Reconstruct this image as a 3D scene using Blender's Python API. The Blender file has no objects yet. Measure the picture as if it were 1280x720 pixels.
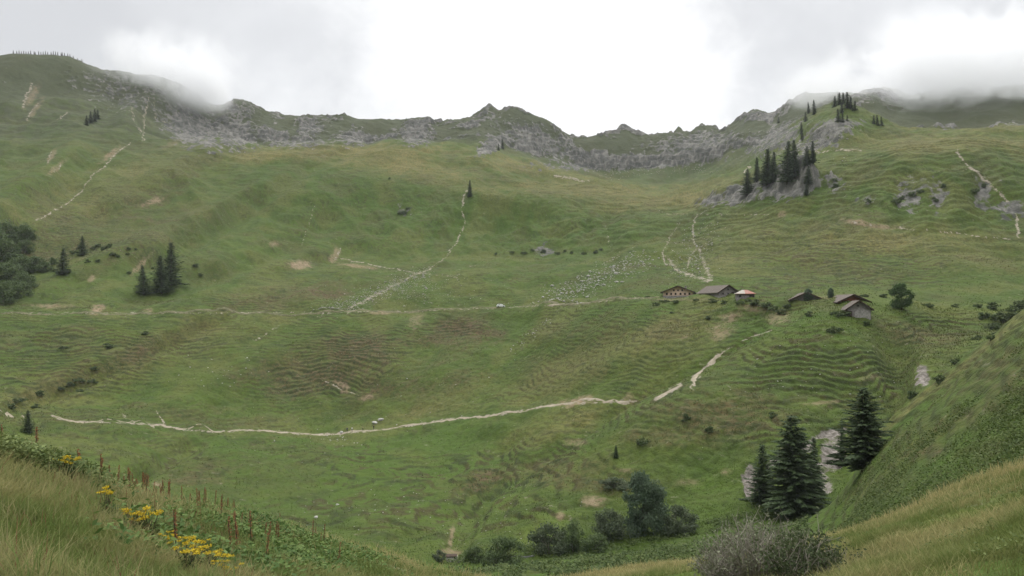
import bpy, bmesh, math, random
import numpy as np
from mathutils import Vector, Matrix, Euler

random.seed(7)
RNG = np.random.default_rng(11)
S = bpy.context.scene
COL = S.collection
R_ = math.radians

# ------------------------------------------------------------------ camera
F = 1004.6                      # focal length in pixels of the 1280 wide frame
PITCH = math.atan(30 / F)
cam = bpy.data.cameras.new('camera')
cam.sensor_width = 36.0
cam.lens = 36.0 * F / 1280.0
cam.clip_start = 0.1
cam.clip_end = 20000
camo = bpy.data.objects.new('camera', cam)
COL.objects.link(camo)
camo.location = (0, 0, 0)
camo.rotation_euler = (math.pi / 2 + PITCH, 0, 0)
S.camera = camo
CP, SP = math.cos(PITCH), math.sin(PITCH)


def ray(px, py):
    u = (px - 640.0) / F
    v = (360.0 - py) / F
    return u, CP - v * SP, SP + v * CP


def az_el(px, py):
    x, y, z = ray(px, py)
    return np.arctan2(x, y), z / np.hypot(x, y)


def project(X, Y, Z):
    fw = Y * CP + Z * SP
    up = -Y * SP + Z * CP
    return 640 + F * X / fw, 360 - F * up / fw


# ------------------------------------------------------------------ noise
_P = np.random.default_rng(5).permutation(512).astype(np.int64)
_P = np.concatenate([_P, _P, _P])
_G = np.stack([np.cos(np.arange(512) * 2.39996), np.sin(np.arange(512) * 2.39996)], 1)


def perlin(x, y):
    xi = np.floor(x).astype(np.int64)
    yi = np.floor(y).astype(np.int64)
    xf = x - xi
    yf = y - yi
    xi &= 511
    yi &= 511
    u = xf * xf * xf * (xf * (xf * 6 - 15) + 10)
    v = yf * yf * yf * (yf * (yf * 6 - 15) + 10)

    def g(ix, iy, fx, fy):
        h = _P[_P[ix] + iy] & 511
        return _G[h, 0] * fx + _G[h, 1] * fy
    a = g(xi, yi, xf, yf)
    b = g(xi + 1, yi, xf - 1, yf)
    c = g(xi, yi + 1, xf, yf - 1)
    d = g(xi + 1, yi + 1, xf - 1, yf - 1)
    return (a + (b - a) * u + (c - a) * v + (a - b - c + d) * u * v) * 1.5


def fbm(x, y, o=4, lac=2.03, gain=0.5):
    s = 0
    a = 1.0
    for k in range(o):
        s = s + a * perlin(x + 17.3 * k, y - 9.1 * k)
        x = x * lac
        y = y * lac
        a *= gain
    return s


def ridged(x, y, o=4):
    s = 0
    a = 1.0
    for k in range(o):
        s = s + a * (1 - 2 * np.abs(perlin(x + 31.7 * k, y + 11.9 * k)))
        x = x * 2.1
        y = y * 2.1
        a *= 0.5
    return s


def sst(a, b, x):
    t = np.clip((x - a) / (b - a), 0, 1)
    return t * t * (3 - 2 * t)


# ------------------------------------------------------------------ terrain skeleton
# feature lines of the valley: (pixel x, pixel y, horizontal range in metres) per knot,
# turned into azimuth / height / range so that they are real 3D lines
LAY = [
    # bottom of frame
    [(-250, 700, 7), (0, 722, 6.5), (160, 735, 7), (320, 760, 8), (480, 790, 9), (640, 800, 10), (800, 790, 11), (960, 770, 11), (1120, 745, 10), (1280, 730, 9), (1530, 700, 8)],
    # crest of the near slope
    [(-250, 490, 22), (0, 572, 24), (80, 603, 24), (160, 630, 25), (240, 648, 26), (330, 664, 27), (450, 696, 29), (560, 727, 32), (640, 737, 36), (700, 731, 42), (760, 721, 45), (870, 705, 46), (960, 695, 45), (1040, 677, 42), (1130, 647, 38), (1200, 614, 35), (1280, 584, 32), (1530, 490, 28)],
    # hidden dip / foot of the right spur
    [(-250, 640, 50), (0, 690, 55), (320, 745, 60), (560, 762, 65), (700, 750, 75), (870, 728, 78), (1040, 694, 75), (1130, 668, 68), (1200, 642, 62), (1280, 614, 56), (1530, 560, 50)],
    # crest of right spur / near bank of the stream
    [(-250, 650, 95), (0, 700, 100), (320, 735, 105), (560, 726, 110), (640, 712, 115), (760, 700, 120), (900, 681, 126), (980, 664, 130), (1030, 640, 135), (1060, 603, 140), (1085, 562, 142), (1110, 530, 142), (1140, 501, 141), (1180, 468, 140), (1230, 428, 138), (1280, 388, 135), (1530, 230, 125)],
    # stream bed
    [(-250, 660, 135), (0, 705, 140), (320, 714, 145), (560, 706, 150), (640, 702, 152), (760, 687, 156), (860, 671, 160), (940, 655, 162), (1000, 645, 166), (1060, 612, 174), (1110, 570, 182), (1155, 504, 195), (1200, 492, 202), (1280, 440, 215), (1530, 380, 250)],
    # far bank top
    [(-250, 565, 220), (0, 575, 230), (320, 640, 208), (560, 655, 188), (700, 640, 186), (860, 605, 186), (940, 575, 188), (1000, 548, 194), (1050, 527, 206), (1100, 512, 213), (1155, 457, 232), (1200, 440, 240), (1280, 412, 255), (1530, 370, 300)],
    # lower path
    [(-250, 515, 330), (0, 518, 330), (70, 521, 330), (200, 533, 330), (300, 539, 330), (390, 543, 328), (500, 535, 318), (640, 515, 290), (790, 502, 256), (860, 490, 246), (940, 478, 242), (1040, 466, 238), (1110, 458, 242), (1160, 438, 258), (1280, 402, 280), (1530, 360, 330)],
    # track and the bench of the huts
    [(-250, 392, 470), (0, 392, 455), (200, 392, 445), (350, 391, 440), (480, 389, 435), (560, 386, 428), (626, 384.5, 420), (700, 380, 385), (780, 373.5, 345), (820, 371.5, 330), (870, 372, 318), (930, 373.5, 308), (985, 379, 298), (1050, 390, 286), (1090, 397, 282), (1127, 391, 290), (1200, 388, 300), (1280, 382, 310), (1530, 360, 380)],
    # back of the bench
    [(-250, 380, 490), (0, 375, 480), (350, 372, 470), (626, 369, 455), (700, 366, 430), (820, 362, 365), (930, 360, 350), (1050, 366, 345), (1127, 371, 345), (1280, 366, 360), (1530, 345, 430)],
    # middle slope
    [(-250, 260, 650), (0, 260, 640), (200, 265, 640), (400, 285, 640), (560, 300, 630), (700, 308, 600), (800, 300, 560), (900, 290, 500), (1000, 283, 480), (1100, 280, 470), (1200, 284, 470), (1280, 290, 470), (1530, 270, 520)],
    # upper break of slope
    [(-250, 160, 860), (0, 180, 840), (150, 178, 830), (300, 188, 800), (420, 190, 790), (560, 196, 770), (640, 212, 760), (700, 225, 750), (760, 238, 740), (830, 250, 700), (900, 238, 620), (960, 222, 590), (1000, 212, 580), (1060, 203, 570), (1120, 198, 570), (1200, 190, 575), (1280, 190, 590), (1530, 160, 620)],
    # foot of cliffs / hill top on the right
    [(-250, 120, 1000), (0, 128, 980), (150, 132, 980), (180, 148, 1000), (240, 170, 1010), (300, 182, 1020), (420, 180, 1030), (560, 178, 1040), (600, 180, 1030), (640, 190, 1040), (700, 203, 1080), (760, 212, 1100), (860, 209, 1080), (930, 188, 1020), (980, 163, 900), (1010, 147, 840), (1035, 132, 810), (1053, 126, 800), (1072, 133, 795), (1100, 150, 790), (1130, 162, 800), (1200, 166, 820), (1280, 160, 840), (1530, 120, 880)],
    # ledge above the first cliff band
    [(-250, 100, 1040), (0, 106, 1020), (180, 130, 1040), (240, 152, 1055), (300, 165, 1060), (420, 166, 1070), (560, 165, 1080), (610, 164, 1070), (640, 168, 1080), (700, 186, 1110), (760, 196, 1115), (860, 193, 1095), (930, 177, 1040), (980, 164, 980), (1020, 150, 920), (1053, 142, 890), (1090, 152, 880), (1120, 165, 890), (1200, 158, 950), (1280, 150, 980), (1530, 115, 1000)],
    # ridge
    [(-250, 60, 1120), (-60, 82, 1120), (0, 73, 1120), (14, 70, 1120), (50, 71.5, 1122), (86, 72, 1125), (94, 75, 1125), (110, 82, 1125), (130, 88, 1128), (155, 88, 1130), (200, 97, 1135), (240, 115, 1140), (266, 133, 1145), (280, 132, 1150), (297, 128, 1150), (308, 129, 1150), (320, 135, 1150), (345, 145, 1155), (385, 148, 1160), (394, 147, 1160), (402, 145, 1160), (432, 145, 1160), (447, 150, 1160), (482, 152, 1160), (510, 150, 1160), (536, 148, 1160), (547, 155, 1160), (558, 152, 1160), (575, 150, 1158), (592, 145, 1155), (604, 138, 1150), (612, 134, 1150), (622, 139, 1150), (646, 137, 1150), (656, 142, 1155), (690, 155, 1165), (708, 167, 1175), (735, 172, 1185), (765, 168, 1190), (780, 164, 1195), (800, 168, 1200), (830, 168, 1200), (860, 167, 1200), (880, 165, 1200), (902, 169, 1200), (914, 160, 1198), (926, 151, 1195), (950, 143, 1190), (960, 147, 1190), (985, 132, 1180), (1010, 123, 1170), (1030, 123, 1160), (1053, 124, 1160), (1075, 126, 1170), (1085, 122, 1200), (1110, 120, 1220), (1140, 125, 1230), (1170, 119, 1240), (1200, 109, 1240), (1240, 113, 1240), (1280, 112, 1240), (1530, 100, 1250)],
    # behind the ridge
    [(-250, 160, 1350), (0, 160, 1350), (300, 190, 1400), (640, 200, 1400), (900, 215, 1450), (1280, 180, 1500), (1530, 150, 1500)],
]
SUB = [30, 130, 30, 115, 50, 95, 125, 185, 40, 125, 135, 95, 44, 80, 15, 8]   # rows per segment
FAR_BEHIND = [(8, -1.4), (28, 0.5), (55, 4), (110, 12), (160, 20), (220, 30), (320, 45), (430, 62), (470, 70), (620, 105), (780, 150), (950, 200), (1000, 215), (1130, 260), (1400, 200)]


def pchip_slopes(x, y):
    h = np.diff(x, axis=-1)
    d = np.diff(y, axis=-1) / h
    m = np.zeros_like(y)
    w1 = 2 * h[..., 1:] + h[..., :-1]
    w2 = h[..., 1:] + 2 * h[..., :-1]
    d0, d1 = d[..., :-1], d[..., 1:]
    ok = d0 * d1 > 0
    with np.errstate(divide='ignore', invalid='ignore'):
        hm = (w1 + w2) / (w1 / d0 + w2 / d1)
    m[..., 1:-1] = np.where(ok, hm, 0)
    m[..., 0] = d[..., 0]
    m[..., -1] = d[..., -1]
    return m


def hermite(t, h, y0, y1, m0, m1):
    t2, t3 = t * t, t * t * t
    return (2 * t3 - 3 * t2 + 1) * y0 + (t3 - 2 * t2 + t) * h * m0 + (-2 * t3 + 3 * t2) * y1 + (t3 - t2) * h * m1


def pchip(x, y, q):
    m = pchip_slopes(x, y)
    k = np.clip(np.searchsorted(x, q) - 1, 0, len(x) - 2)
    h = x[k + 1] - x[k]
    t = np.clip((q - x[k]) / h, 0, 1)
    return hermite(t, h, y[k], y[k + 1], m[k], m[k + 1])


AZ = np.concatenate([np.linspace(-180, -44, 46)[:-1], np.linspace(-44, -36, 40)[:-1], np.linspace(-36, 36, 1190),
                     np.linspace(36, 44, 40)[1:], np.linspace(44, 180, 46)[1:]])
AZ = np.radians(AZ)
NC = len(AZ)
LR, LH = [np.full(NC, 0.02)], [np.full(NC, -1.72)]
for k, L in enumerate(LAY):
    a, e, r = [], [], []
    for (x, y, rr) in L:
        q, el = az_el(x, y)
        a.append(q)
        e.append(el)
        r.append(rr)
    br, bh = FAR_BEHIND[k]
    a = np.array([-math.pi, -1.6] + a + [1.6, math.pi])
    e = np.array([bh / br] * 2 + e + [bh / br] * 2)
    r = np.array([br] * 2 + r + [br] * 2, float)
    rr = pchip(a, r, AZ)
    LR.append(rr)
    LH.append(pchip(a, e, AZ) * rr)
LR.append(np.full(NC, 4200.0))
LH.append(np.full(NC, 20.0))
LR = np.stack(LR, 1)
LH = np.stack(LH, 1)
MS = pchip_slopes(LR, LH)
Rr, Hh, LV = [], [], []
for k in range(len(SUB)):
    n = SUB[k]
    for i in range(n):
        t = i / n
        h = LR[:, k + 1] - LR[:, k]
        tt = t ** 1.6 if k == 0 else t
        Rr.append(LR[:, k] + h * tt)
        Hh.append(hermite(tt, h, LH[:, k], LH[:, k + 1], MS[:, k], MS[:, k + 1]))
        LV.append(k + t)
Rr.append(LR[:, -1])
Hh.append(LH[:, -1])
LV.append(float(len(SUB)))
RR = np.stack(Rr, 0)
HH = np.stack(Hh, 0)
LV = np.array(LV)
NR = len(LV)
ROW = [0]
for n in SUB:
    ROW.append(ROW[-1] + n)
GX = RR * np.sin(AZ)[None]
GY = RR * np.cos(AZ)[None]
LVg = np.broadcast_to(LV[:, None], RR.shape)

# relief of the ground itself
PX0, PY0 = project(GX, GY, HH)
far = sst(130, 320, RR)
mid = sst(45, 110, RR)
near = 1 - mid
Z = HH.copy()
crest_keep = 1 - 0.7 * np.exp(-((LVg - 14) / 0.25) ** 2)
Z += far * crest_keep * ((3.4 + 2.2 * sst(8.8, 9.6, LVg)) * fbm(GX / 75, GY / 75, 3) + 0.8 * fbm(GX / 19 + 3, GY / 19, 3))
Z += mid * (0.42 * fbm(GX / 6.5, GY / 6.5, 3) + 0.16 * perlin(GX / 2.1, GY / 2.1))
Z += near * sst(1.5, 6, RR) * (0.28 * fbm(GX / 6.0, GY / 6.0, 3) + 0.05 * fbm(GX / 0.9, GY / 0.9, 3))
# runnels down the long left slope (they run with the fall line, towards the stream)
ca, sa = math.cos(R_(38)), math.sin(R_(38))
U = GX * ca + GY * sa
V = -GX * sa + GY * ca
left = sst(5.3, 6.6, LVg) * (1 - sst(12.0, 13.0, LVg)) * (1 - sst(650, 850, PX0))
wob = 14 * fbm(GX / 120 + 9, GY / 120, 2)
Z += left * (2.4 * ridged((U + wob) / 62, V / 330, 2) - 0.6 + 0.7 * ridged((U + wob) / 19 + 5, V / 150, 2)) * 0.9
# hummocky moraine steps above the huts, right of centre
hum = sst(9.2, 9.9, LVg) * (1 - sst(12.2, 12.9, LVg)) * sst(540, 760, PX0)
Z += hum * (1.6 * fbm(GX / 55 + 40, GY / 24, 3))
# folds of the high pasture
fold = sst(10.4, 11.0, LVg) * (1 - sst(11.8, 12.3, LVg))
Z += fold * 3.6 * fbm(GX / 90 + 3, GY / 34 + 8, 3)
GPX, GPY = project(GX, GY, Z)


def zero():
    return np.zeros_like(Z)


EDGE = 0.55 * fbm(GX / 9 + 2, GY / 9 + 2, 4) + 0.35 * perlin(GX / 2.3, GY / 2.3)


def patch(M, x, y, rx, ry, rot=0, s=1.0, lo=5.0, hi=14.2, soft=0.5, edge=1.0):
    c, n = math.cos(R_(rot)), math.sin(R_(rot))
    r = max(rx, ry) * 2.2
    sel = (np.abs(GPX - x) < r) & (np.abs(GPY - y) < r) & (LVg >= lo) & (LVg < hi) & (np.abs(AZ)[None] < 0.8)
    if not sel.any():
        return
    dx = GPX[sel] - x
    dy = GPY[sel] - y
    a = (dx * c - dy * n) / rx
    b = (dx * n + dy * c) / ry
    d = np.sqrt(a * a + b * b) + edge * EDGE[sel]
    v = s * (1 - sst(1 - soft, 1 + soft, d))
    M[sel] = np.maximum(M[sel], v)


# landforms of the slopes: knolls, hollows, ravines (metres)
for (x, y, rx, ry, rot, d) in [(1030, 436, 100, 46, 10, 8.0), (985, 394, 60, 7, -6, -2.0), (900, 520, 120, 46, 24, 7.5), (770, 585, 120, 40, 26, 6.0), (745, 536, 210, 13, 29, -4.5), (1120, 470, 16, 60, 12, -4), (905, 418, 44, 34, 25, -4.5), (606, 610, 13, 95, -28, -2.6), (470, 450, 80, 34, 12, 3.5), (540, 440, 14, 60, -40, -2.2), (690, 280, 95, 26, 0, 17), (500, 264, 125, 38, -6, 17), (130, 462, 170, 8, 23, -4.5), (190, 585, 90, 8, 30, -3.0), (300, 470, 130, 18, 25, 3),
                                (1165, 230, 105, 36, 4, 16), (990, 320, 60, 20, 0, -3), (860, 300, 20, 60, -15, -3.5), (760, 470, 120, 22, 20, 3), (330, 250, 130, 9, 30, -7), (200, 300, 150, 12, 24, 7), (760, 300, 10, 30, 10, -4), (300, 330, 120, 9, 20, -5), (420, 320, 100, 10, 14, -3.5), (640, 350, 150, 20, 0, 3), (60, 220, 130, 16, 35, 9), (230, 210, 90, 14, 25, 7), (120, 180, 14, 90, -30, -5)]:
    m = zero()
    patch(m, x, y, rx, ry, rot, 1, lo=5.0, edge=.06 if rx > 60 or d > 4 else .25, soft=.95)
    Z += d * m
# cattle terracettes: small contour-following steps
tn = fbm(GX / 33 + 7, GY / 33 - 4, 3)
tm = sst(-0.35, 0.35, fbm(GX / 85 - 20, GY / 85 + 6, 3) + 0.15)
terr = sst(5.0, 5.8, LVg) * (1 - sst(10.6, 11.4, LVg)) * (0.30 + 0.70 * tm) * 0.75 * (.40 + .60 * sst(-.35, .3, perlin(GX / 15 + 3, GY / 6 + 1)))
PX1, PY1 = project(GX, GY, Z)
zone = np.full_like(Z, .25)
for (x, y, rx, ry) in [(900, 530, 120, 45), (700, 590, 120, 34), (1030, 465, 110, 45), (450, 440, 85, 30), (400, 475, 85, 25), (560, 580, 70, 22), (250, 590, 80, 24), (100, 450, 130, 40), (580, 412, 60, 15), (330, 385, 90, 14), (1150, 410, 80, 24), (80, 300, 120, 30), (980, 320, 160, 30), (650, 640, 60, 30), (480, 585, 110, 30), (560, 640, 120, 26), (420, 640, 90, 24), (180, 440, 120, 24), (1000, 340, 200, 30)]:
    zone = np.maximum(zone, np.exp(-((PX1 - x) / rx) ** 2 - ((PY1 - y) / ry) ** 2))
terr = np.clip(terr * zone * 2.3, 0, 1.05)
terr = np.maximum(terr, 0.35 * sst(3.1, 3.5, LVg) * (1 - sst(3.9, 4.3, LVg)))
per = 1.55
ph = (Z + 2.6 * tn + 0.9 * perlin(GX / 9, GY / 9) + .35 * perlin(GX / 3.1, GY / 3.1)) / per * 2 * np.pi
Z += terr * (per / (2 * np.pi)) * (0.95 * np.sin(ph) + 0.25 * np.sin(2 * ph + 1))
per2 = 4.3
ph2 = (Z + 4.5 * tn) / per2 * 2 * np.pi
t2 = sst(9.3, 10, LVg) * (1 - sst(12, 12.6, LVg)) * (.18 + .37 * sst(600, 800, PX0))
Z += t2 * (per2 / (2 * np.pi)) * np.sin(ph2)

# ---- masks: what grows or lies where, plus painted cloud shade (fixed to the ground)
GPX, GPY = project(GX, GY, Z)


ROCK, DRY, HEATH, SOIL, LUSH = zero(), zero(), zero(), zero(), zero()
STEP = np.clip(terr * 1.7, 0, 1) * sst(-.1, .8, np.cos(ph))
STEP = np.maximum(STEP, t2 * .8 * sst(.2, .9, np.cos(ph2)))
# rocks of the head wall
cr = fbm(GX / 60 + 50, GY / 60, 4) + 0.6 * fbm(GX / 14, GY / 14, 3)
wall = sst(12.05, 12.35, LVg) * (1 - sst(14.2, 14.6, LVg))
wl = 1 - sst(200, 300, GPX) * 0.0
ROCK = wall * sst(-0.30, 0.35, cr - .26 + 0.10 * sst(180, 330, GPX) - .25 * np.exp(-((GPX - 450) / 90) ** 2) - 0.75 * (1 - sst(150, 300, GPX)) - 0.2 * sst(1070, 1120, GPX)
                  + 0.25 * np.exp(-((GPX - 640) / 45) ** 2) + 0.9 * np.exp(-((LVg - 12.5) / 0.42) ** 2) * sst(690, 760, GPX) * (1 - sst(950, 990, GPX))
                  - 1.0 * np.exp(-((LVg - 13.25) / 0.2) ** 2) * sst(680, 740, GPX))
for (x, y, rx, ry, rot, s) in [
        (985, 236, 38, 12, 12, 1), (925, 247, 28, 9, 10, .9), (1000, 228, 14, 16, 0, .9), (893, 250, 20, 6, 12, .8), (1040, 168, 34, 13, 20, .75), (1015, 180, 24, 12, 20, .7),
        (616, 183, 22, 7, 25, .9), (520, 168, 20, 14, 0, .9), (440, 172, 22, 9, 0, .8), (390, 158, 20, 14, 0, .6), (370, 178, 46, 7, 0, .6),
        (240, 160, 42, 22, -25, .85), (290, 165, 36, 20, -15, .8), (160, 115, 60, 22, -10, .5), (300, 140, 24, 12, 0, .6),
        (790, 203, 95, 8, 2, 1), (520, 166, 16, 13, 0, 1), (385, 160, 14, 14, 0, .8), (1135, 242, 18, 18, 0, .55), (1172, 238, 12, 18, 0, .6), (1150, 228, 26, 10, 0, .35), (1228, 238, 16, 16, -40, .6), (1265, 262, 16, 16, -40, .7), (1085, 250, 12, 8, 0, .5), (1045, 232, 12, 9, 0, .5),
        (680, 310, 12, 9, 0, .6), (507, 262, 10, 9, 0, .5), (870, 180, 60, 12, 4, .7), (672, 178, 50, 16, -22, .7), (970, 175, 36, 16, 25, .7)]:
    patch(ROCK, x, y, rx, ry, rot, s, lo=9.3)
SCAR = zero()


def paint_line(Mk, pts, w, s=1.0, lo=5.0, hi=14.3, wb=1.0):
    """worn or eroded line fixed to the ground (w: half width in picture pixels at its distance)"""
    for (x0, y0), (x1, y1) in zip(pts[:-1], pts[1:]):
        m = 5 * w + 3
        sel = (GPX > min(x0, x1) - m) & (GPX < max(x0, x1) + m) & (GPY > min(y0, y1) - m) & (GPY < max(y0, y1) + m) & (LVg >= lo) & (LVg < hi) & (np.abs(AZ)[None] < .8)
        px, py = GPX[sel] + 2.2 * wb * WOBX[sel], GPY[sel] + 1.2 * wb * WOBY[sel]
        L2 = (x1 - x0) ** 2 + (y1 - y0) ** 2
        t = np.clip(((px - x0) * (x1 - x0) + (py - y0) * (y1 - y0)) / L2, 0, 1)
        d = np.hypot(px - x0 - t * (x1 - x0), py - y0 - t * (y1 - y0))
        ww = w * (1 + .8 * EDGE[sel])
        Mk[sel] = np.maximum(Mk[sel], s * np.clip(1.25 - d / np.maximum(ww, .25), 0, 1))


WOBX = fbm(GX / 11 + 1, GY / 11, 3)
WOBY = fbm(GX / 11 + 31, GY / 11 + 7, 3)
paint_line(SCAR, [(152, 517), (158, 522), (167, 528)], 0.80, 0.66)
paint_line(SCAR, [(197, 514), (200, 522), (205, 530)], 0.80, 0.66)
paint_line(SCAR, [(904, 441), (918, 431), (938, 422), (965, 413)], 0.80, 0.66)
paint_line(SCAR, [(583, 238), (578, 248), (577, 262), (580, 280), (571, 303), (556, 322), (537, 337), (520, 343), (495, 356), (468, 370), (440, 384)], 1.18, 0.66)
paint_line(SCAR, [(186, 125), (180, 145), (179, 175)], 1.49, 0.66)
paint_line(SCAR, [(163, 179), (150, 188), (142, 195), (130, 209), (114, 219), (104, 238), (84, 254), (46, 275)], 1.18, 0.66)
paint_line(SCAR, [(882, 262), (870, 272), (866, 282), (867, 300), (872, 309), (862, 320), (860, 335)], 1.24, 0.66)
paint_line(SCAR, [(848, 280), (838, 296), (827, 318), (832, 330), (852, 340), (875, 346), (893, 352)], 0.93, 0.66)
paint_line(SCAR, [(1196, 188), (1208, 206), (1232, 222), (1248, 240), (1262, 254), (1270, 272), (1273, 296)], 2.11, 0.66)
paint_line(SCAR, [(1062, 277), (1090, 282), (1130, 285), (1190, 291), (1240, 297), (1270, 300)], 0.81, 0.66)
paint_line(SCAR, [(1018, 190), (1035, 189), (1060, 187), (1076, 188)], 1.36, 0.66)
paint_line(SCAR, [(688, 219), (715, 223), (736, 227)], 1.61, 0.66)
paint_line(SCAR, [(420, 323), (440, 326), (470, 333), (500, 337), (520, 341)], 0.80, 0.66)
paint_line(SCAR, [(402, 474), (415, 481), (432, 489), (450, 495)], 0.80, 0.66)
for pts, w, q in [([(64, 519), (75, 524), (100, 527), (160, 529), (200, 531), (230, 537), (270, 540), (300, 538), (330, 538), (370, 542), (395, 543), (430, 541), (470, 538), (520, 531), (560, 524), (600, 521), (640, 516), (680, 508), (700, 505), (760, 503), (797, 501)], 1.6, .6),
                  ([(0, 391.5), (400, 390.5), (470, 389.5), (520, 388.5), (560, 386.5), (626, 384.8), (700, 380.8), (740, 377.5), (790, 373.5), (825, 371.8)], 1.3, .35),
                  ([(868, 482), (867, 473), (876, 464), (887, 454), (900, 443)], 2.2, .7), ([(822, 498), (851, 481)], 3, .7), ([(875, 470), (862, 484), (868, 489)], 1.2, .7),
                  ([(40, 105), (34, 120), (28, 134)], 2.0, .6), ([(48, 128), (40, 138), (33, 150)], 1.6, .6), ([(85, 140), (70, 150)], 1.2, .5), ([(64, 190), (60, 203)], 1.5, .6), ([(76, 205), (68, 214)], 1.4, .6),
                  ([(200, 150), (214, 160), (222, 160)], 1.6, .6), ([(163, 130), (168, 150), (176, 165)], 1.2, .5), ([(193, 128), (195, 150)], 1.2, .5), ([(230, 130), (236, 155)], 1.5, .5),
                  ([(395, 255), (378, 305)], 1.0, .45), ([(425, 310), (418, 326)], 1.2, .8), ([(756, 280), (762, 310)], 1.2, .4), ([(520, 341), (575, 347)], .9, .4), ([(350, 405), (322, 425)], 1.5, .35),
                  ([(640, 322), (560, 340)], .8, .3), ([(820, 262), (836, 268), (860, 268)], 1.0, .35), ([(870, 268), (960, 268)], .8, .4), ([(930, 215), (938, 208)], 1.5, .8), ([(890, 350), (880, 330), (875, 312)], 3.5, .45), ([(828, 318), (850, 340), (890, 352)], 3.0, .5), ([(500, 352), (440, 386), (400, 392)], 5, .35)]:
    paint_line(SCAR, pts, w, q, wb=0 if len(pts) > 8 else 1)
# eroded bare banks of the stream
BANK = zero()
for (x, y, rx, ry, rot, s) in [(1155, 468, 11, 13, 0, 1), (1036, 540, 24, 5, 12, 1), (1012, 553, 10, 8, 40, .95), (1040, 565, 15, 24, 0, .85), (940, 598, 11, 18, 15, 1), (966, 577, 14, 6, 30, .85), (935, 612, 5, 12, 0, .9), (1026, 592, 20, 22, 0, .6)]:
    patch(BANK, x, y, rx, ry, rot, s, lo=4.2, hi=7.0, edge=.7)
# bare soil and worn turf
for (x, y, rx, ry, rot, s) in [
        (375, 331, 13, 5, 0, .95), (343, 305, 8, 3, 0, .7), (418, 320, 4, 9, -25, .7), (450, 333, 22, 2, -8, .7), (190, 252, 11, 3, 20, .8), (177, 330, 16, 2.5, 45, .8), (115, 348, 5, 3, 40, .7), (60, 382, 22, 3, 0, .7), (120, 388, 8, 5, 30, .9), (186, 387, 5, 3, 0, .6), (65, 195, 8, 3, 60, .6), (70, 210, 12, 3, 40, .5), (40, 120, 14, 4, 60, .5), (45, 135, 14, 3, 55, .5), (215, 180, 14, 3, 25, .3), (140, 192, 12, 3, 35, .8),
        (430, 482, 10, 3, -20, .7), (432, 490, 6, 2.5, 0, .7), (458, 497, 8, 2, 15, .6), (715, 503, 24, 4, 5, .85), (732, 498, 8, 4, 0, .7), (785, 498, 6, 6, 0, .4), (740, 628, 14, 6, 0, .8), (700, 645, 5, 6, 0, .7), (720, 553, 10, 4, 0, .5), (780, 588, 12, 2, 0, .5), (862, 603, 12, 5, 0, .35), (908, 590, 6, 4, 0, .5),
        (915, 395, 14, 6, 10, .75), (900, 415, 18, 8, 0, .55), (940, 385, 18, 5, 0, .55), (975, 396, 14, 8, 0, .5), (850, 374, 34, 2.5, 0, .4), (1025, 372, 30, 2, 0, .3), (1070, 278, 16, 3, -8, .8), (1100, 283, 22, 2.4, -4, .6), (978, 268, 5, 4, 0, .6), (858, 421, 8, 3, 0, .4), (564, 672, 3, 14, -8, .7), (563, 690, 12, 4, 0, .6), (478, 391, 14, 2, 0, .8), (1155, 566, 14, 6, 20, .5), (520, 400, 10, 7, 50, .4), (197, 605, 6, 3, 0, .7), (1090, 470, 14, 4, 0, .35), (1030, 503, 20, 2, 6, .5)]:
    patch(SOIL, x, y, rx, ry, rot, s, lo=4.4, soft=.6)
# brown bilberry heath
for (x, y, rx, ry, rot, s) in [(452, 438, 48, 18, 8, 1), (410, 470, 62, 18, 12, .95), (350, 460, 60, 14, 12, .7), (350, 372, 60, 10, 8, .7), (410, 368, 22, 6, 5, .8), (580, 412, 40, 12, -8, .9), (545, 425, 30, 10, 0, .6), (470, 485, 22, 12, 0, .8), (500, 470, 40, 14, 20, .4), (605, 600, 22, 10, 15, .9), (590, 612, 18, 8, 15, .8), (900, 520, 70, 26, 0, .75), (850, 545, 60, 12, 0, .6), (690, 585, 60, 12, 5, .6), (700, 600, 34, 10, 0, .7), (760, 605, 50, 12, 0, .6), (230, 520, 60, 8, -10, .5), (80, 300, 120, 26, 18, .45), (200, 285, 90, 22, 15, .45), (250, 590, 50, 14, 15, .5), (120, 460, 110, 10, 22, .55), (310, 528, 40, 6, 5, .5), (560, 480, 50, 14, 25, .4), (700, 415, 30, 12, 0, .35), (840, 415, 40, 14, 0, .45), (1160, 420, 60, 10, -10, .4)]:
    patch(HEATH, x, y, rx, ry, rot, s, lo=5.0, soft=.8)
# sun-bleached golden grass
for (x, y, rx, ry, rot, s) in [(430, 190, 120, 9, 0, .9), (500, 205, 90, 14, -10, .8), (560, 225, 60, 10, -10, .5), (340, 192, 80, 8, 5, .7), (650, 208, 70, 8, -8, .8), (740, 238, 110, 10, -4, .8), (830, 250, 90, 10, 4, .8), (880, 232, 60, 6, 10, .6), (720, 225, 60, 8, -6, .6), (1180, 178, 140, 10, 0, .7), (1230, 160, 80, 8, 0, .6), (1120, 300, 140, 18, -3, .6), (960, 310, 120, 20, 0, .4), (1210, 320, 90, 16, -5, .45), (760, 440, 100, 14, 20, .45), (700, 470, 70, 20, 25, .5), (700, 535, 70, 12, 20, .55), (560, 500, 60, 14, 20, .4), (120, 240, 160, 24, 20, .4), (250, 420, 160, 24, 18, .35), (90, 480, 120, 14, 15, .4), (1060, 220, 60, 10, 0, .3)]:
    patch(DRY, x, y, rx, ry, rot, s, lo=5.0, soft=.9)
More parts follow.
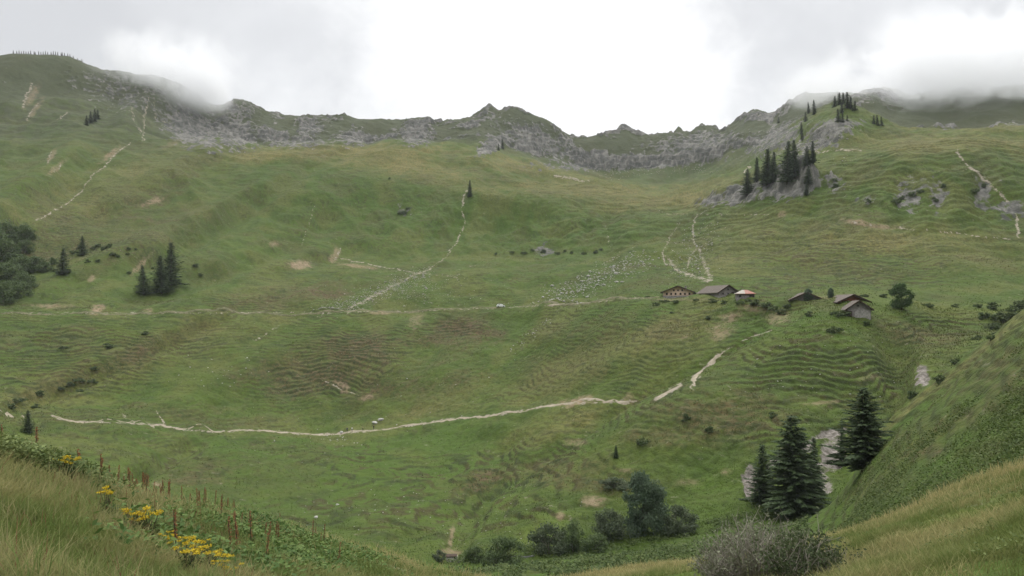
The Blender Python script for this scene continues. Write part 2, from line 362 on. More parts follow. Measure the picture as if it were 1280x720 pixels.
# lusher, wetter green
for (x, y, rx, ry, rot, s) in [(500, 275, 150, 34, -4, .9), (690, 285, 110, 30, -4, .9), (400, 240, 80, 26, 10, .6), (640, 340, 160, 20, 4, .5), (600, 455, 90, 30, 10, .6), (480, 580, 170, 40, 0, .7), (1120, 245, 90, 30, 0, .6), (980, 415, 80, 16, 10, .8), (770, 390, 90, 10, 0, .6), (560, 540, 90, 12, 10, .8), (850, 590, 80, 18, 0, .4), (200, 500, 120, 14, 10, .5), (380, 300, 90, 20, 10, .4)]:
    patch(LUSH, x, y, rx, ry, rot, s, lo=5.0, soft=.9)
spur = sst(2.9, 3.2, LVg) * (1 - sst(4.9, 5.3, LVg))
LUSH = np.maximum(LUSH, spur * (0.65 + 0.35 * sst(-.3, .4, EDGE)))
LUSH = np.where(spur > 0, spur * (.25 + .6 * sst(-.5, .6, fbm(GX / 13, GY / 13, 4))), LUSH)
for (Mk, x, y, rx, ry, rot, q) in [(HEATH, 1155, 566, 20, 7, 15, .9), (HEATH, 1250, 470, 50, 34, 30, .6), (HEATH, 1200, 520, 70, 10, 20, .5), (HEATH, 1130, 545, 30, 8, 30, .4), (DRY, 1140, 506, 60, 4, 42, .7), (DRY, 1230, 434, 70, 4, 40, .7), (DRY, 1170, 540, 60, 10, 35, .4), (HEATH, 1240, 560, 40, 10, 10, .5), (HEATH, 1100, 610, 50, 12, 10, .4), (DRY, 1270, 400, 20, 12, 40, .5)]:
    patch(Mk, x, y, rx, ry, rot, q, lo=2.9, hi=4.3, soft=.9)
# near slope: bleached right-hand crest, mixed left
nr = (1 - sst(2.2, 2.7, LVg))
cband = np.exp(-((LVg - 1.98) / 0.16) ** 2)
DRY = np.maximum(DRY, nr * np.clip(cband * (0.55 + 0.45 * sst(500, 640, GPX)) + 0.9 * sst(600, 660, GPX) * (1 - sst(880, 980, GPX)) * sst(1.5, 1.75, LVg) + 0.35 * sst(-.2, .5, fbm(GX / 3, GY / 3, 3)), 0, 1))
wild = fbm(GX / 42 - 11, GY / 42 + 13, 4)
DRY = np.clip(DRY + far * 0.34 * sst(0.05, 0.6, wild), 0, 1)
HEATH = np.clip(HEATH + far * (1 - wall) * 0.36 * sst(0.1, 0.6, -wild + 0.4 * perlin(GX / 12, GY / 12)), 0, 1)

ALP_SHADE = np.maximum(sst(11.6, 12.3, LVg), sst(10.4, 11.5, LVg) * (1 - sst(180, 330, GPX)) * (.6 + .4 * sst(-.3, .3, EDGE)))  # dark sparse high turf; on the upper left slope also painted cloud shadow
ALP_SHADE = ALP_SHADE * (1 - .75 * sst(1035, 1060, GPX) * (1 - sst(12.4, 12.8, LVg)))
# craggy relief where the rock is bare
rk = np.clip(ROCK, 0, 1) * sst(9.0, 9.8, LVg)
big = rk * wall
strata = np.sin((Z + 3 * fbm(GX / 40, GY / 40, 2)) / 7.0 * 2 * np.pi)
Z += big * crest_keep * (4.5 * (ridged(GX / 46, GY / 46, 4) - 0.5) + 1.5 * strata)
Z += rk * (0.9 * (ridged(GX / 11, GY / 11, 3) - 0.4))
top = np.exp(-((LVg - 14) / 0.30) ** 2)
jag = ridged(GX / 24 + 4, GY / 60, 3) - 0.6
jmask = 0.25 + sst(560, 600, GPX) * (1 - sst(640, 660, GPX)) + 1.4 * sst(770, 790, GPX) * (1 - sst(905, 915, GPX)) + 0.7 * sst(910, 930, GPX)
Z += top * jmask * 3.2 * jag * sst(120, 300, GPX)
for (x, hgt, w) in [(784, 9, 11), (774, 3, 5), (815, 4, 12), (848, 6, 4.5), (880, 9, 18), (895, 4, 4), (612, 1, 5), (868, 2, 4), (985, 2.5, 5), (1010, 2.5, 4), (1086, 4, 4), (1100, 3, 8), (300, 2.5, 7)]:
    Z += np.exp(-((LVg - 14) / 0.16) ** 2) * hgt * np.exp(-np.abs((GPX - x) / w) ** 3)
# shallow incised stream, scoured banks, gullies of the right bluff
Z -= 1.1 * BANK * (0.5 + 0.5 * ridged(GX / 5, GY / 5, 2))
for (x, y, rx, ry, d) in [(1135, 242, 20, 22, 4), (1172, 240, 12, 22, 4), (1228, 240, 12, 22, 4), (507, 262, 12, 9, 2.5), (988, 224, 36, 10, -9), (1003, 216, 12, 12, -5), (930, 242, 30, 6, -5), (1040, 164, 30, 9, -6), (616, 180, 18, 5, -5), (682, 300, 26, 14, 3), (735, 290, 8, 16, 2.5), (1055, 445, 26, 40, 0.5)]:
    m = zero()
    patch(m, x, y, rx, ry, 0, 1, lo=6, edge=.5, soft=.8)
    Z -= d * m
GPX, GPY = project(GX, GY, Z)


def bil(i, j):
    i = np.clip(i, 0, NR - 1.001)
    j = np.clip(j, 0, NC - 1.001)
    i0 = np.floor(i).astype(int)
    j0 = np.floor(j).astype(int)
    a = i - i0
    b = j - j0

    def q(A):
        return (A[i0, j0] * (1 - a) * (1 - b) + A[i0 + 1, j0] * a * (1 - b) + A[i0, j0 + 1] * (1 - a) * b + A[i0 + 1, j0 + 1] * a * b)
    return np.stack([q(GX), q(GY), q(Z)], -1)


def ground(x, y):
    a = math.atan2(x, y)
    r = math.hypot(x, y)
    j = float(np.interp(a, AZ, np.arange(NC)))
    j0 = min(int(j), NC - 2)
    b = j - j0
    z = []
    for jj in (j0, j0 + 1):
        z.append(float(np.interp(r, RR[:, jj], Z[:, jj])))
    return z[0] * (1 - b) + z[1] * b


def pick(px, py, lo=0.0, hi=14.3):
    """first ground point seen along the line of sight, between two feature lines"""
    a, el = az_el(px, py)
    j = int(np.argmin(np.abs(AZ - a)))
    rows = np.where((LV >= lo) & (LV <= hi))[0]
    e = Z[rows, j] / RR[rows, j]
    ab = np.where(e >= el)[0]
    k = rows[ab[0]] if len(ab) else rows[int(np.argmax(e))]
    if k > 0 and len(ab) and ab[0] > 0:
        e0, e1 = Z[k - 1, j] / RR[k - 1, j], Z[k, j] / RR[k, j]
        t = (el - e0) / (e1 - e0 + 1e-9)
        r = RR[k - 1, j] + t * (RR[k, j] - RR[k - 1, j])
    else:
        r = RR[k, j]
    x, y = r * math.sin(a), r * math.cos(a)
    return Vector((x, y, ground(x, y)))


# ------------------------------------------------------------------ mesh + object helpers
def mesh_np(name, V, F4=None, F3=None, attrs=None, cols=None, smooth=True):
    me = bpy.data.meshes.new(name)
    V = np.ascontiguousarray(V, np.float32)
    me.vertices.add(len(V))
    me.vertices.foreach_set('co', V.ravel())
    n4 = 0 if F4 is None else len(F4)
    n3 = 0 if F3 is None else len(F3)
    idx = np.concatenate([np.asarray(f, np.int32).ravel() for f in (F4, F3) if f is not None and len(f)])
    me.loops.add(len(idx))
    me.loops.foreach_set('vertex_index', idx)
    me.polygons.add(n4 + n3)
    st = np.concatenate([np.arange(n4) * 4, n4 * 4 + np.arange(n3) * 3]).astype(np.int32)
    me.polygons.foreach_set('loop_start', st)
    me.update(calc_edges=True)
    me.polygons.foreach_set('use_smooth', np.full(n4 + n3, bool(smooth)))
    for k, v in (attrs or {}).items():
        at = me.attributes.new(k, 'FLOAT', 'POINT')
        at.data.foreach_set('value', np.ascontiguousarray(v, np.float32).ravel())
    if cols is not None:
        c = np.ones((len(V), 4), np.float32)
        c[:, :3] = cols
        at = me.attributes.new('col', 'FLOAT_COLOR', 'POINT')
        at.data.foreach_set('color', c.ravel())
    me.update()
    return me


def link(name, me, mat=None, parent=None):
    o = bpy.data.objects.new(name, me)
    COL.objects.link(o)
    if mat is not None and me is not None and len(me.materials) == 0:
        me.materials.append(mat)
    if parent is not None:
        o.parent = parent
    return o


def tag(o, label=None, cat=None, group=None, kind=None):
    if label:
        o['label'] = label
    if cat:
        o['category'] = cat
    if group:
        o['group'] = group
    if kind:
        o['kind'] = kind
    return o


def thing(name, loc, label, cat, group=None, rz=0.0, sc=1.0):
    o = bpy.data.objects.new(name, None)
    o.empty_display_size = 0.3
    COL.objects.link(o)
    o.location = loc
    o.rotation_euler = (0, 0, rz)
    o.scale = (sc, sc, sc) if not isinstance(sc, tuple) else sc
    return tag(o, label, cat, group)


class MB:
    """collects boxes / polygons into one mesh"""

    def __init__(s):
        s.v, s.f = [], []

    def poly(s, pts, faces):
        n = len(s.v)
        s.v += [tuple(p) for p in pts]
        s.f += [tuple(n + i for i in f) for f in faces]

    def box(s, x0, x1, y0, y1, z0, z1):
        s.poly([(x0, y0, z0), (x1, y0, z0), (x1, y1, z0), (x0, y1, z0), (x0, y0, z1), (x1, y0, z1), (x1, y1, z1), (x0, y1, z1)],
               [(0, 3, 2, 1), (4, 5, 6, 7), (0, 1, 5, 4), (1, 2, 6, 5), (2, 3, 7, 6), (3, 0, 4, 7)])

    def prism(s, prof, y0, y1):
        n = len(prof)
        s.poly([(x, y0, z) for x, z in prof] + [(x, y1, z) for x, z in prof],
               [tuple(range(n)), tuple(range(2 * n - 1, n - 1, -1))] + [(i, i + n, (i + 1) % n + n, (i + 1) % n) for i in range(n)])

    def tube(s, pts, rad, k=6):
        pts = [Vector(p) for p in pts]
        base = len(s.v)
        for i, p in enumerate(pts):
            d = (pts[min(i + 1, len(pts) - 1)] - pts[max(i - 1, 0)]).normalized()
            a = d.orthogonal().normalized()
            b = d.cross(a)
            r = rad[i] if isinstance(rad, (list, tuple)) else rad
            for q in range(k):
                t = 2 * math.pi * q / k
                s.v.append(tuple(p + a * math.cos(t) * r + b * math.sin(t) * r))
        for i in range(len(pts) - 1):
            for q in range(k):
                s.f.append((base + i * k + q, base + i * k + (q + 1) % k, base + (i + 1) * k + (q + 1) % k, base + (i + 1) * k + q))
        s.f.append(tuple(base + q for q in range(k - 1, -1, -1)))
        s.f.append(tuple(base + (len(pts) - 1) * k + q for q in range(k)))

    def mesh(s, name, smooth=False):
        me = bpy.data.meshes.new(name)
        me.from_pydata(s.v, [], s.f)
        bm = bmesh.new()
        bm.from_mesh(me)
        bmesh.ops.recalc_face_normals(bm, faces=bm.faces)
        bm.to_mesh(me)
        bm.free()
        if smooth:
            me.polygons.foreach_set('use_smooth', [True] * len(me.polygons))
        return me

    def build(s, name, mat, parent=None, smooth=False):
        return link(name, s.mesh(name, smooth), mat, parent)


# ------------------------------------------------------------------ materials
class NT:
    def __init__(s, name):
        s.m = bpy.data.materials.new(name)
        s.m.use_nodes = True
        s.t = s.m.node_tree
        s.b = s.t.nodes['Principled BSDF']
        s.b.inputs['Roughness'].default_value = 0.9
        s.b.inputs['Specular IOR Level'].default_value = 0.15

    def n(s, typ, **kw):
        o = s.t.nodes.new(typ)
        for k, v in kw.items():
            setattr(o, k, v)
        return o

    def put(s, sock, v):
        if hasattr(v, 'is_output'):
            s.t.links.new(v, sock)
        else:
            if isinstance(v, tuple) and len(v) == 3 and sock.type == 'RGBA':
                v = (*v, 1)
            sock.default_value = v

    def attr(s, name, col=False):
        a = s.n('ShaderNodeAttribute')
        a.attribute_name = name
        return a.outputs['Color' if col else 'Fac']

    def pos(s, scale=(1, 1, 1), obj=False):
        g = s.n('ShaderNodeTexCoord').outputs['Object'] if obj else s.n('ShaderNodeNewGeometry').outputs['Position']
        m = s.n('ShaderNodeMapping')
        m.inputs['Scale'].default_value = scale
        s.t.links.new(g, m.inputs['Vector'])
        return m.outputs[0]

    def noise(s, scale=1.0, detail=4, rough=0.55, vec=None, dist=0.0):
        o = s.n('ShaderNodeTexNoise')
        o.inputs['Scale'].default_value = scale
        o.inputs['Detail'].default_value = detail
        o.inputs['Roughness'].default_value = rough
        o.inputs['Distortion'].default_value = dist
        if vec is not None:
            s.t.links.new(vec, o.inputs['Vector'])
        return o.outputs['Fac']

    def ramp(s, v, a, b, lo=0.0, hi=1.0):
        o = s.n('ShaderNodeMapRange')
        o.interpolation_type = 'SMOOTHSTEP'
        s.put(o.inputs['Value'], v)
        for k, q in zip(('From Min', 'From Max', 'To Min', 'To Max'), (a, b, lo, hi)):
            s.put(o.inputs[k], q)
        return o.outputs[0]

    def mix(s, f, a, b, mode='MIX'):
        o = s.n('ShaderNodeMix')
        o.data_type = 'RGBA'
        o.blend_type = mode
        s.put(o.inputs[0], f)
        s.put(o.inputs[6], a)
        s.put(o.inputs[7], b)
        return o.outputs[2]

    def math(s, op, a, b=0.0):
        o = s.n('ShaderNodeMath')
        o.operation = op
        s.put(o.inputs[0], a)
        s.put(o.inputs[1], b)
        return o.outputs[0]

    def bump(s, h, strength, dist, prev=None):
        o = s.n('ShaderNodeBump')
        o.inputs['Strength'].default_value = strength
        o.inputs['Distance'].default_value = dist
        s.put(o.inputs['Height'], h)
        if prev is not None:
            s.t.links.new(prev, o.inputs['Normal'])
        return o.outputs[0]

    def out(s, color=None, normal=None, rough=None):
        if color is not None:
            s.put(s.b.inputs['Base Color'], color)
        if normal is not None:
            s.put(s.b.inputs['Normal'], normal)
        if rough is not None:
            s.put(s.b.inputs['Roughness'], rough)
        return s.m


def mat_ground():
    t = NT('alpine_turf')
    p = t.pos()
    nb = t.noise(0.011, 5, .6, p)
    nm = t.noise(0.09, 5, .65, p)
    nf = t.noise(0.75, 4, .7, p)
    ns = t.noise(4.5, 3, .7, p)
    g = t.mix(t.ramp(nb, .35, .65), (0.060, 0.101, 0.015), (0.083, 0.112, 0.020))
    g = t.mix(t.ramp(nm, .35, .7), g, (0.050, 0.079, 0.015))
    g = t.mix(t.math('MULTIPLY', t.attr('lush'), .75), g, (0.054, 0.102, 0.011))
    dryc = t.mix(t.ramp(nf, .3, .7), (0.180, 0.152, 0.052), (0.118, 0.112, 0.036))
    g = t.mix(t.math('MULTIPLY', t.attr('dry'), t.ramp(nm, .25, .55, .55, 1.0)), g, dryc)
    hc = t.mix(t.ramp(nf, .35, .65), (0.118, 0.078, 0.043), (0.062, 0.055, 0.024))
    hfac = t.math('MULTIPLY', t.attr('heath'), t.ramp(t.noise(0.28, 4, .7, t.pos((1, 1, 2.6))),   .34, .58, .25, 1.0))
    g = t.mix(hfac, g, hc)
    g = t.mix(t.math('MULTIPLY', t.attr('step'), t.ramp(nf, .3, .6, .35, .95)), g, t.mix(t.ramp(nm, .4, .6), (0.060, 0.047, 0.021), (0.030, 0.040, 0.013)))
    g = t.mix(t.math('MULTIPLY', t.attr('alp_shade'), .85), g, t.mix(t.ramp(nf, .35, .65), (0.044, 0.051, 0.027), (0.068, 0.068, 0.043)))  # grey-olive high turf tone, which also paints in the upper left cloud shadow
    # tussock speckle
    g = t.mix(t.ramp(nf, .42, .72, 0, .45), g, (0.034, 0.046, 0.014))
    g = t.mix(t.ramp(ns, .50, .78, 0, .45), g, (0.095, 0.105, 0.038))
    sc = t.mix(t.ramp(nf, .3, .7), (0.30, 0.225, 0.15), (0.19, 0.135, 0.085))
    g = t.mix(t.math('MULTIPLY', t.attr('soil'), t.ramp(t.noise(0.6, 4, .7, p), .32, .55)), g, sc)
    g = t.mix(t.ramp(t.math('ADD', t.attr('scar'), t.ramp(t.noise(.45, 5, .7, p), .25, .75, -.5, .5)), .30, .70), g, t.mix(t.ramp(nf, .3, .7), (0.34, 0.30, 0.24), (0.20, 0.17, 0.125)))
    # rock
    nr = t.noise(0.05, 9, .66, t.pos((1, 1, 1.6)))
    nv = t.noise(0.22, 6, .7, t.pos((1.4, 1.4, .5)))
    rc = t.mix(t.ramp(nr, .34, .66), (0.066, 0.066, 0.060), (0.175, 0.168, 0.150))
    nst = t.noise(0.15, 5, .65, t.pos((1.3, 1.3, .10)))
    rc = t.mix(t.ramp(nst, .50, .64, 0, .75), rc, (0.055, 0.056, 0.048))
    rc = t.mix(t.ramp(nst, .48, .36, 0, .7), rc, (0.25, 0.235, 0.21))
    rc = t.mix(t.ramp(nv, .52, .75, 0, .8), rc, (0.060, 0.066, 0.038))
    rfac = t.ramp(t.math('ADD', t.attr('rock'), t.ramp(t.noise(0.16, 6, .7, t.pos((1, 1, .8))), .25, .75, -.42, .42)), .36, .62)
    g = t.mix(rfac, g, rc)
    bc = t.mix(t.ramp(nf, .3, .7), (0.30, 0.265, 0.24), (0.10, 0.092, 0.07))
    bfac = t.ramp(t.math('ADD', t.attr('bank'), t.ramp(t.noise(.35, 7, .75, p), .25, .75, -.45, .45)), .30, .72)
    g = t.mix(bfac, g, bc)
    b = t.bump(t.noise(0.28, 4, .65, p), .5, 1.2)
    b = t.bump(nf, .8, .6, b)
    b = t.bump(ns, .45, .09, b)
    b = t.bump(nr, .9, 2.2, b) if False else b
    return t.out(g, b, .95)


def mat_col(name, rough=.85, spec=.15, sub=0.0, var=.25, vs=3.0):
    """coloured by the thing's own colour attribute, with small procedural variation"""
    t = NT(name)
    n = t.noise(vs, 3, .6, t.pos())
    c = t.mix(t.ramp(n, .3, .7, 0, var), t.attr('col', True), (0.03, 0.035, 0.015))
    t.b.inputs['Specular IOR Level'].default_value = spec
    if sub:
        tr = t.n('ShaderNodeBsdfTranslucent')
        t.put(tr.inputs['Color'], c)
        mx = t.n('ShaderNodeMixShader')
        mx.inputs[0].default_value = sub
        t.t.links.new(t.b.outputs[0], mx.inputs[1])
        t.t.links.new(tr.outputs[0], mx.inputs[2])
        t.t.links.new(mx.outputs[0], t.t.nodes['Material Output'].inputs['Surface'])
    return t.out(c, None, rough)


def mat_two(name, a, b, scale=2.0, stretch=(1, 1, 1), rough=.85, bump=.3, dist=.05, obj=True, lo=.35, hi=.65):
    t = NT(name)
    n = t.noise(scale, 6, .65, t.pos(stretch, obj))
    n2 = t.noise(scale * 5, 3, .6, t.pos(stretch, obj))
    c = t.mix(t.ramp(n, lo, hi), a, b)
    c = t.mix(t.ramp(n2, .5, .8, 0, .35), c, tuple(x * .55 for x in a))
    return t.out(c, t.bump(n2, bump, dist), rough)


def mat_planks(name, a, b, rough=.85, pitch=4.0, axis=2):
    t = NT(name)
    co = t.n('ShaderNodeTexCoord').outputs['Object']
    w = t.n('ShaderNodeTexWave')
    w.wave_type = 'BANDS'
    w.bands_direction = 'XYZ'[axis]
    w.inputs['Scale'].default_value = pitch
    w.inputs['Distortion'].default_value = .6
    w.inputs['Detail'].default_value = 2
    t.t.links.new(co, w.inputs['Vector'])
    n = t.noise(1.6, 5, .65, co)
    c = t.mix(t.ramp(n, .35, .68), a, b)
    c = t.mix(t.ramp(w.outputs['Fac'], .0, .22, .6, 0), c, tuple(x * .3 for x in a))
    return t.out(c, t.bump(w.outputs['Fac'], .4, .04), rough)


M = {}
M['ground'] = mat_ground()
M['path'] = mat_two('path_gravel', (0.33, 0.285, 0.215), (0.22, 0.19, 0.13), .8, obj=False, dist=.03)
M['track'] = mat_two('track_gravel', (0.16, 0.145, 0.085), (0.075, 0.08, 0.032), .5, obj=False, dist=.03)
M['scar'] = mat_two('eroded_gravel', (0.32, 0.285, 0.235), (0.17, 0.145, 0.10), .5, obj=False, dist=.08)
M['needle'] = mat_col('spruce_needles', .8, .2, .12, .3, 2.0)
M['leaf'] = mat_col('leaves', .75, .2, .25, .25, 2.0)
M['blade'] = mat_col('grass_blades', .8, .15, .42, .15, 1.5)
M['petal'] = mat_col('ragwort_petals', .7, .1, .2, .08, 9)
M['bark'] = mat_two('bark', (0.085, 0.065, 0.048), (0.045, 0.035, 0.026), 6, (1, 1, .3), dist=.02)
M['twig'] = mat_two('grey_twigs', (0.27, 0.245, 0.20), (0.15, 0.135, 0.105), 6, (1, 1, .3), dist=.01)
M['stone'] = mat_two('limestone', (0.42, 0.40, 0.36), (0.24, 0.225, 0.20), 1.1, dist=.06, obj=False)
M['pale_stone'] = mat_two('pale_limestone', (0.50, 0.485, 0.44), (0.27, 0.26, 0.23), 1.1, dist=.06, obj=False)
M['tan_wood'] = mat_planks('tan_boards', (0.74, 0.56, 0.45), (0.64, 0.47, 0.36), pitch=3.5)
M['grey_wood'] = mat_planks('weathered_boards', (0.30, 0.27, 0.265), (0.19, 0.168, 0.162), pitch=3.0)
M['red_wood'] = mat_planks('red_brown_boards', (0.26, 0.085, 0.05), (0.17, 0.07, 0.045), pitch=3.0)
M['dark_wood'] = mat_planks('dark_boards', (0.07, 0.048, 0.035), (0.045, 0.032, 0.024), pitch=3.0)
M['shingle'] = mat_planks('shingle_roof', (0.165, 0.138, 0.115), (0.105, 0.088, 0.073), pitch=2.2, axis=1)
M['rust_roof'] = mat_planks('rust_tin_roof', (0.36, 0.145, 0.11), (0.40, 0.27, 0.22), pitch=1.2, axis=0)
M['tin_roof'] = mat_planks('pale_tin_roof', (0.44, 0.41, 0.35), (0.36, 0.33, 0.28), pitch=1.2, axis=0)
M['masonry'] = mat_two('rubble_masonry', (0.36, 0.34, 0.32), (0.20, 0.185, 0.175), 2.2, dist=.05)
M['lime'] = mat_two('limewash', (0.52, 0.50, 0.46), (0.42, 0.39, 0.35), 1.4, dist=.02)
M['window'] = mat_two('dark_window', (0.045, 0.04, 0.04), (0.03, 0.03, 0.032), 2, rough=.2)
M['car_paint'] = mat_two('white_paint', (0.80, 0.80, 0.78), (0.72, 0.72, 0.70), 1.0, rough=.3, bump=0)
M['rubber'] = mat_two('tyre_rubber', (0.03, 0.03, 0.03), (0.02, 0.02, 0.02), 5)
M['steel'] = mat_two('grey_metal', (0.20, 0.20, 0.20), (0.14, 0.14, 0.145), 3, rough=.5)
M['post'] = mat_two('weathered_post', (0.10, 0.095, 0.09), (0.06, 0.055, 0.05), 3)
M['skin'] = mat_two('skin', (0.45, 0.28, 0.2), (0.40, 0.24, 0.17), 5)
M['hair'] = mat_two('hair', (0.05, 0.035, 0.025), (0.03, 0.02, 0.015), 9)


def cloth(name, c):
    return mat_two(name, c, tuple(x * .75 for x in c), 6, dist=.01)


M['navy'] = cloth('navy_cloth', (0.03, 0.04, 0.09))
M['black_cloth'] = cloth('black_cloth', (0.025, 0.025, 0.028))
M['white_cloth'] = cloth('white_cloth', (0.62, 0.62, 0.60))
M['olive_cloth'] = cloth('olive_cloth', (0.30, 0.32, 0.14))
M['grey_cloth'] = cloth('grey_cloth', (0.12, 0.12, 0.13))
t = NT('stream_water')
t.b.inputs['Roughness'].default_value = .12
t.b.inputs['Specular IOR Level'].default_value = .5
M['water'] = t.out((0.05, 0.052, 0.045), t.bump(t.noise(1.5, 4, .6, t.pos()), .35, .1), .15)

# ------------------------------------------------------------------ terrain meshes


def terrain(name, r0, r1, label=None):
    nr = r1 - r0 + 1
    V = np.stack([GX[r0:r1 + 1], GY[r0:r1 + 1], Z[r0:r1 + 1]], -1).reshape(-1, 3)
    i = np.arange(nr - 1)[:, None] * NC
    j = np.arange(NC - 1)[None]
    a = i + j
    F4 = np.stack([a, a + 1, a + 1 + NC, a + NC], -1).reshape(-1, 4)[:, ::-1]
    sl = slice(r0, r1 + 1)
    me = mesh_np(name, V, F4, attrs={'rock': ROCK[sl], 'dry': DRY[sl], 'heath': HEATH[sl], 'soil': SOIL[sl], 'lush': LUSH[sl], 'bank': BANK[sl], 'step': STEP[sl], 'alp_shade': ALP_SHADE[sl], 'scar': SCAR[sl]})
    o = link(name, me, M['ground'])
    tag(o, label, None, None, 'structure')
    return o


terrain('ground', 0, ROW[3], 'near grassy slope in the foreground')
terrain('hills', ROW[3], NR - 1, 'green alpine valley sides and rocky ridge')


# ------------------------------------------------------------------ paths draped on the ground
def strip(name, pts, width, mat, label, lo=4.5, hi=14.0, jit=.3, off=.10, step=1.5, kind='structure'):
    P = [pick(x, y, lo, hi) for x, y in pts]
    Q = [P[0]]
    for a, b in zip(P[:-1], P[1:]):
        n = max(1, int((b - a).length / step))
        for k in range(1, n + 1):
            Q.append(a.lerp(b, k / n))
    Q = np.array([(q.x, q.y) for q in Q])
    for _ in range(5):
        Q[1:-1] = .25 * Q[:-2] + .5 * Q[1:-1] + .25 * Q[2:]
    s = np.arange(len(Q)) * step
    wob = fbm(s / 9 + len(pts) * 3.3, s * 0 + width, 3)
    Q = Q + .25 * np.stack([wob, np.roll(wob, 7)], 1) * min(1, width)
    T = np.gradient(Q, axis=0)
    T /= np.linalg.norm(T, axis=1)[:, None] + 1e-9
    N = np.stack([-T[:, 1], T[:, 0]], 1)
    w = width * (1 + jit * 1.4 * fbm(s / 6 + 5, s * 0 + 1.7, 3))
    w = np.maximum(w, .15 * width)
    taper = np.minimum(1, np.minimum(np.arange(len(Q)), np.arange(len(Q))[::-1]) / 4 + .15)
    w = w * taper
    K = 5
    V = []
    for k in range(K):
        u = (k / (K - 1) - .5)
        q = Q + N * (u * w)[:, None]
        for x, y in q:
            V.append((x, y, ground(x, y) + (off if 0 < k < K - 1 else -.05)))
    n = len(Q)
    F = [(k * n + i, (k + 1) * n + i, (k + 1) * n + i + 1, k * n + i + 1) for k in range(K - 1) for i in range(n - 1)]
    me = mesh_np(name, np.array(V), np.array(F))
    o = link(name, me, M[mat])
    return tag(o, label, None, None, kind)


strip('path', [(0, 514), (11, 515), (15, 521), (30, 523)], 1.3, 'path', 'pale footpath at the left edge')
strip('path', [(64, 519), (75, 524), (100, 527), (160, 529), (200, 531), (230, 537), (270, 540), (300, 538), (330, 538), (370, 542), (395, 543), (430, 541), (470, 538), (520, 531), (560, 524), (600, 521), (640, 516), (680, 508), (700, 505), (760, 503), (797, 501)], 1.5, 'path', 'pale footpath crossing the lower slope')
strip('path', [(822, 498), (832, 491), (842, 485), (851, 481)], 3.6, 'path', 'wide pale bend of the footpath')
strip('path', [(868, 482), (867, 473), (876, 464), (887, 454), (900, 443), (904, 441)], 1.8, 'path', 'pale footpath climbing to the huts')
strip('track', [(0, 391.5), (100, 391.5), (200, 391.5), (300, 391.5), (400, 390.5), (470, 389.5), (520, 388.5), (560, 386.5), (626, 384.8), (700, 380.8), (740, 377.5), (790, 373.5), (825, 371.8)], 2.0, 'track', 'level farm track crossing the slope to the huts', off=.25, jit=.4)
strip('track', [(684, 382.5), (700, 381), (706, 380)], 3.4, 'path', 'pale worn piece of the farm track', off=.3)
strip('stream', [(572, 704), (585, 702), (600, 700), (625, 698), (650, 697), (668, 695)], .6, 'water', 'narrow stream in the valley bottom', lo=4.6, hi=5.4, off=.2)

# ------------------------------------------------------------------ foliage generators


def leaf_cloud(blobs, n, size, c0, c1, seed=0, shell=.55, flat=.0, light_top=.0):
    """n small leaf faces through the volume of a set of ellipsoids (x,y,z,rx,ry,rz)"""
    rg = np.random.default_rng(seed)
    B = np.array(blobs, float)
    w = B[:, 3] * B[:, 4] * B[:, 5]
    w = w ** .75
    k = rg.choice(len(B), n, p=w / w.sum())
    d = rg.normal(size=(n, 3))
    d /= np.linalg.norm(d, axis=1)[:, None]
    r = rg.random(n) ** shell * (1 + .12 * rg.normal(size=n))
    P = B[k, :3] + d * r[:, None] * B[k, 3:6]
    P[:, 2] = np.maximum(P[:, 2], .03)
    s = size * (.6 + .8 * rg.random(n))
    a = rg.normal(size=(n, 3)) + d * .3
    a[:, 2] *= (1 - flat)
    a /= np.linalg.norm(a, axis=1)[:, None]
    b = np.cross(a, rg.normal(size=(n, 3)))
    b /= np.linalg.norm(b, axis=1)[:, None]
    V = np.stack([P - a * s[:, None], P - b * (s * .55)[:, None], P + a * s[:, None], P + b * (s * .55)[:, None]], 1).reshape(-1, 3)
    F = np.arange(4 * n).reshape(-1, 4)
    clump = rg.random(len(B))[k] * .55 + rg.random(n) * .45
    C = np.array(c0)[None] + (np.array(c1) - np.array(c0))[None] * clump[:, None]
    return V, F, np.repeat(C, 4, axis=0)


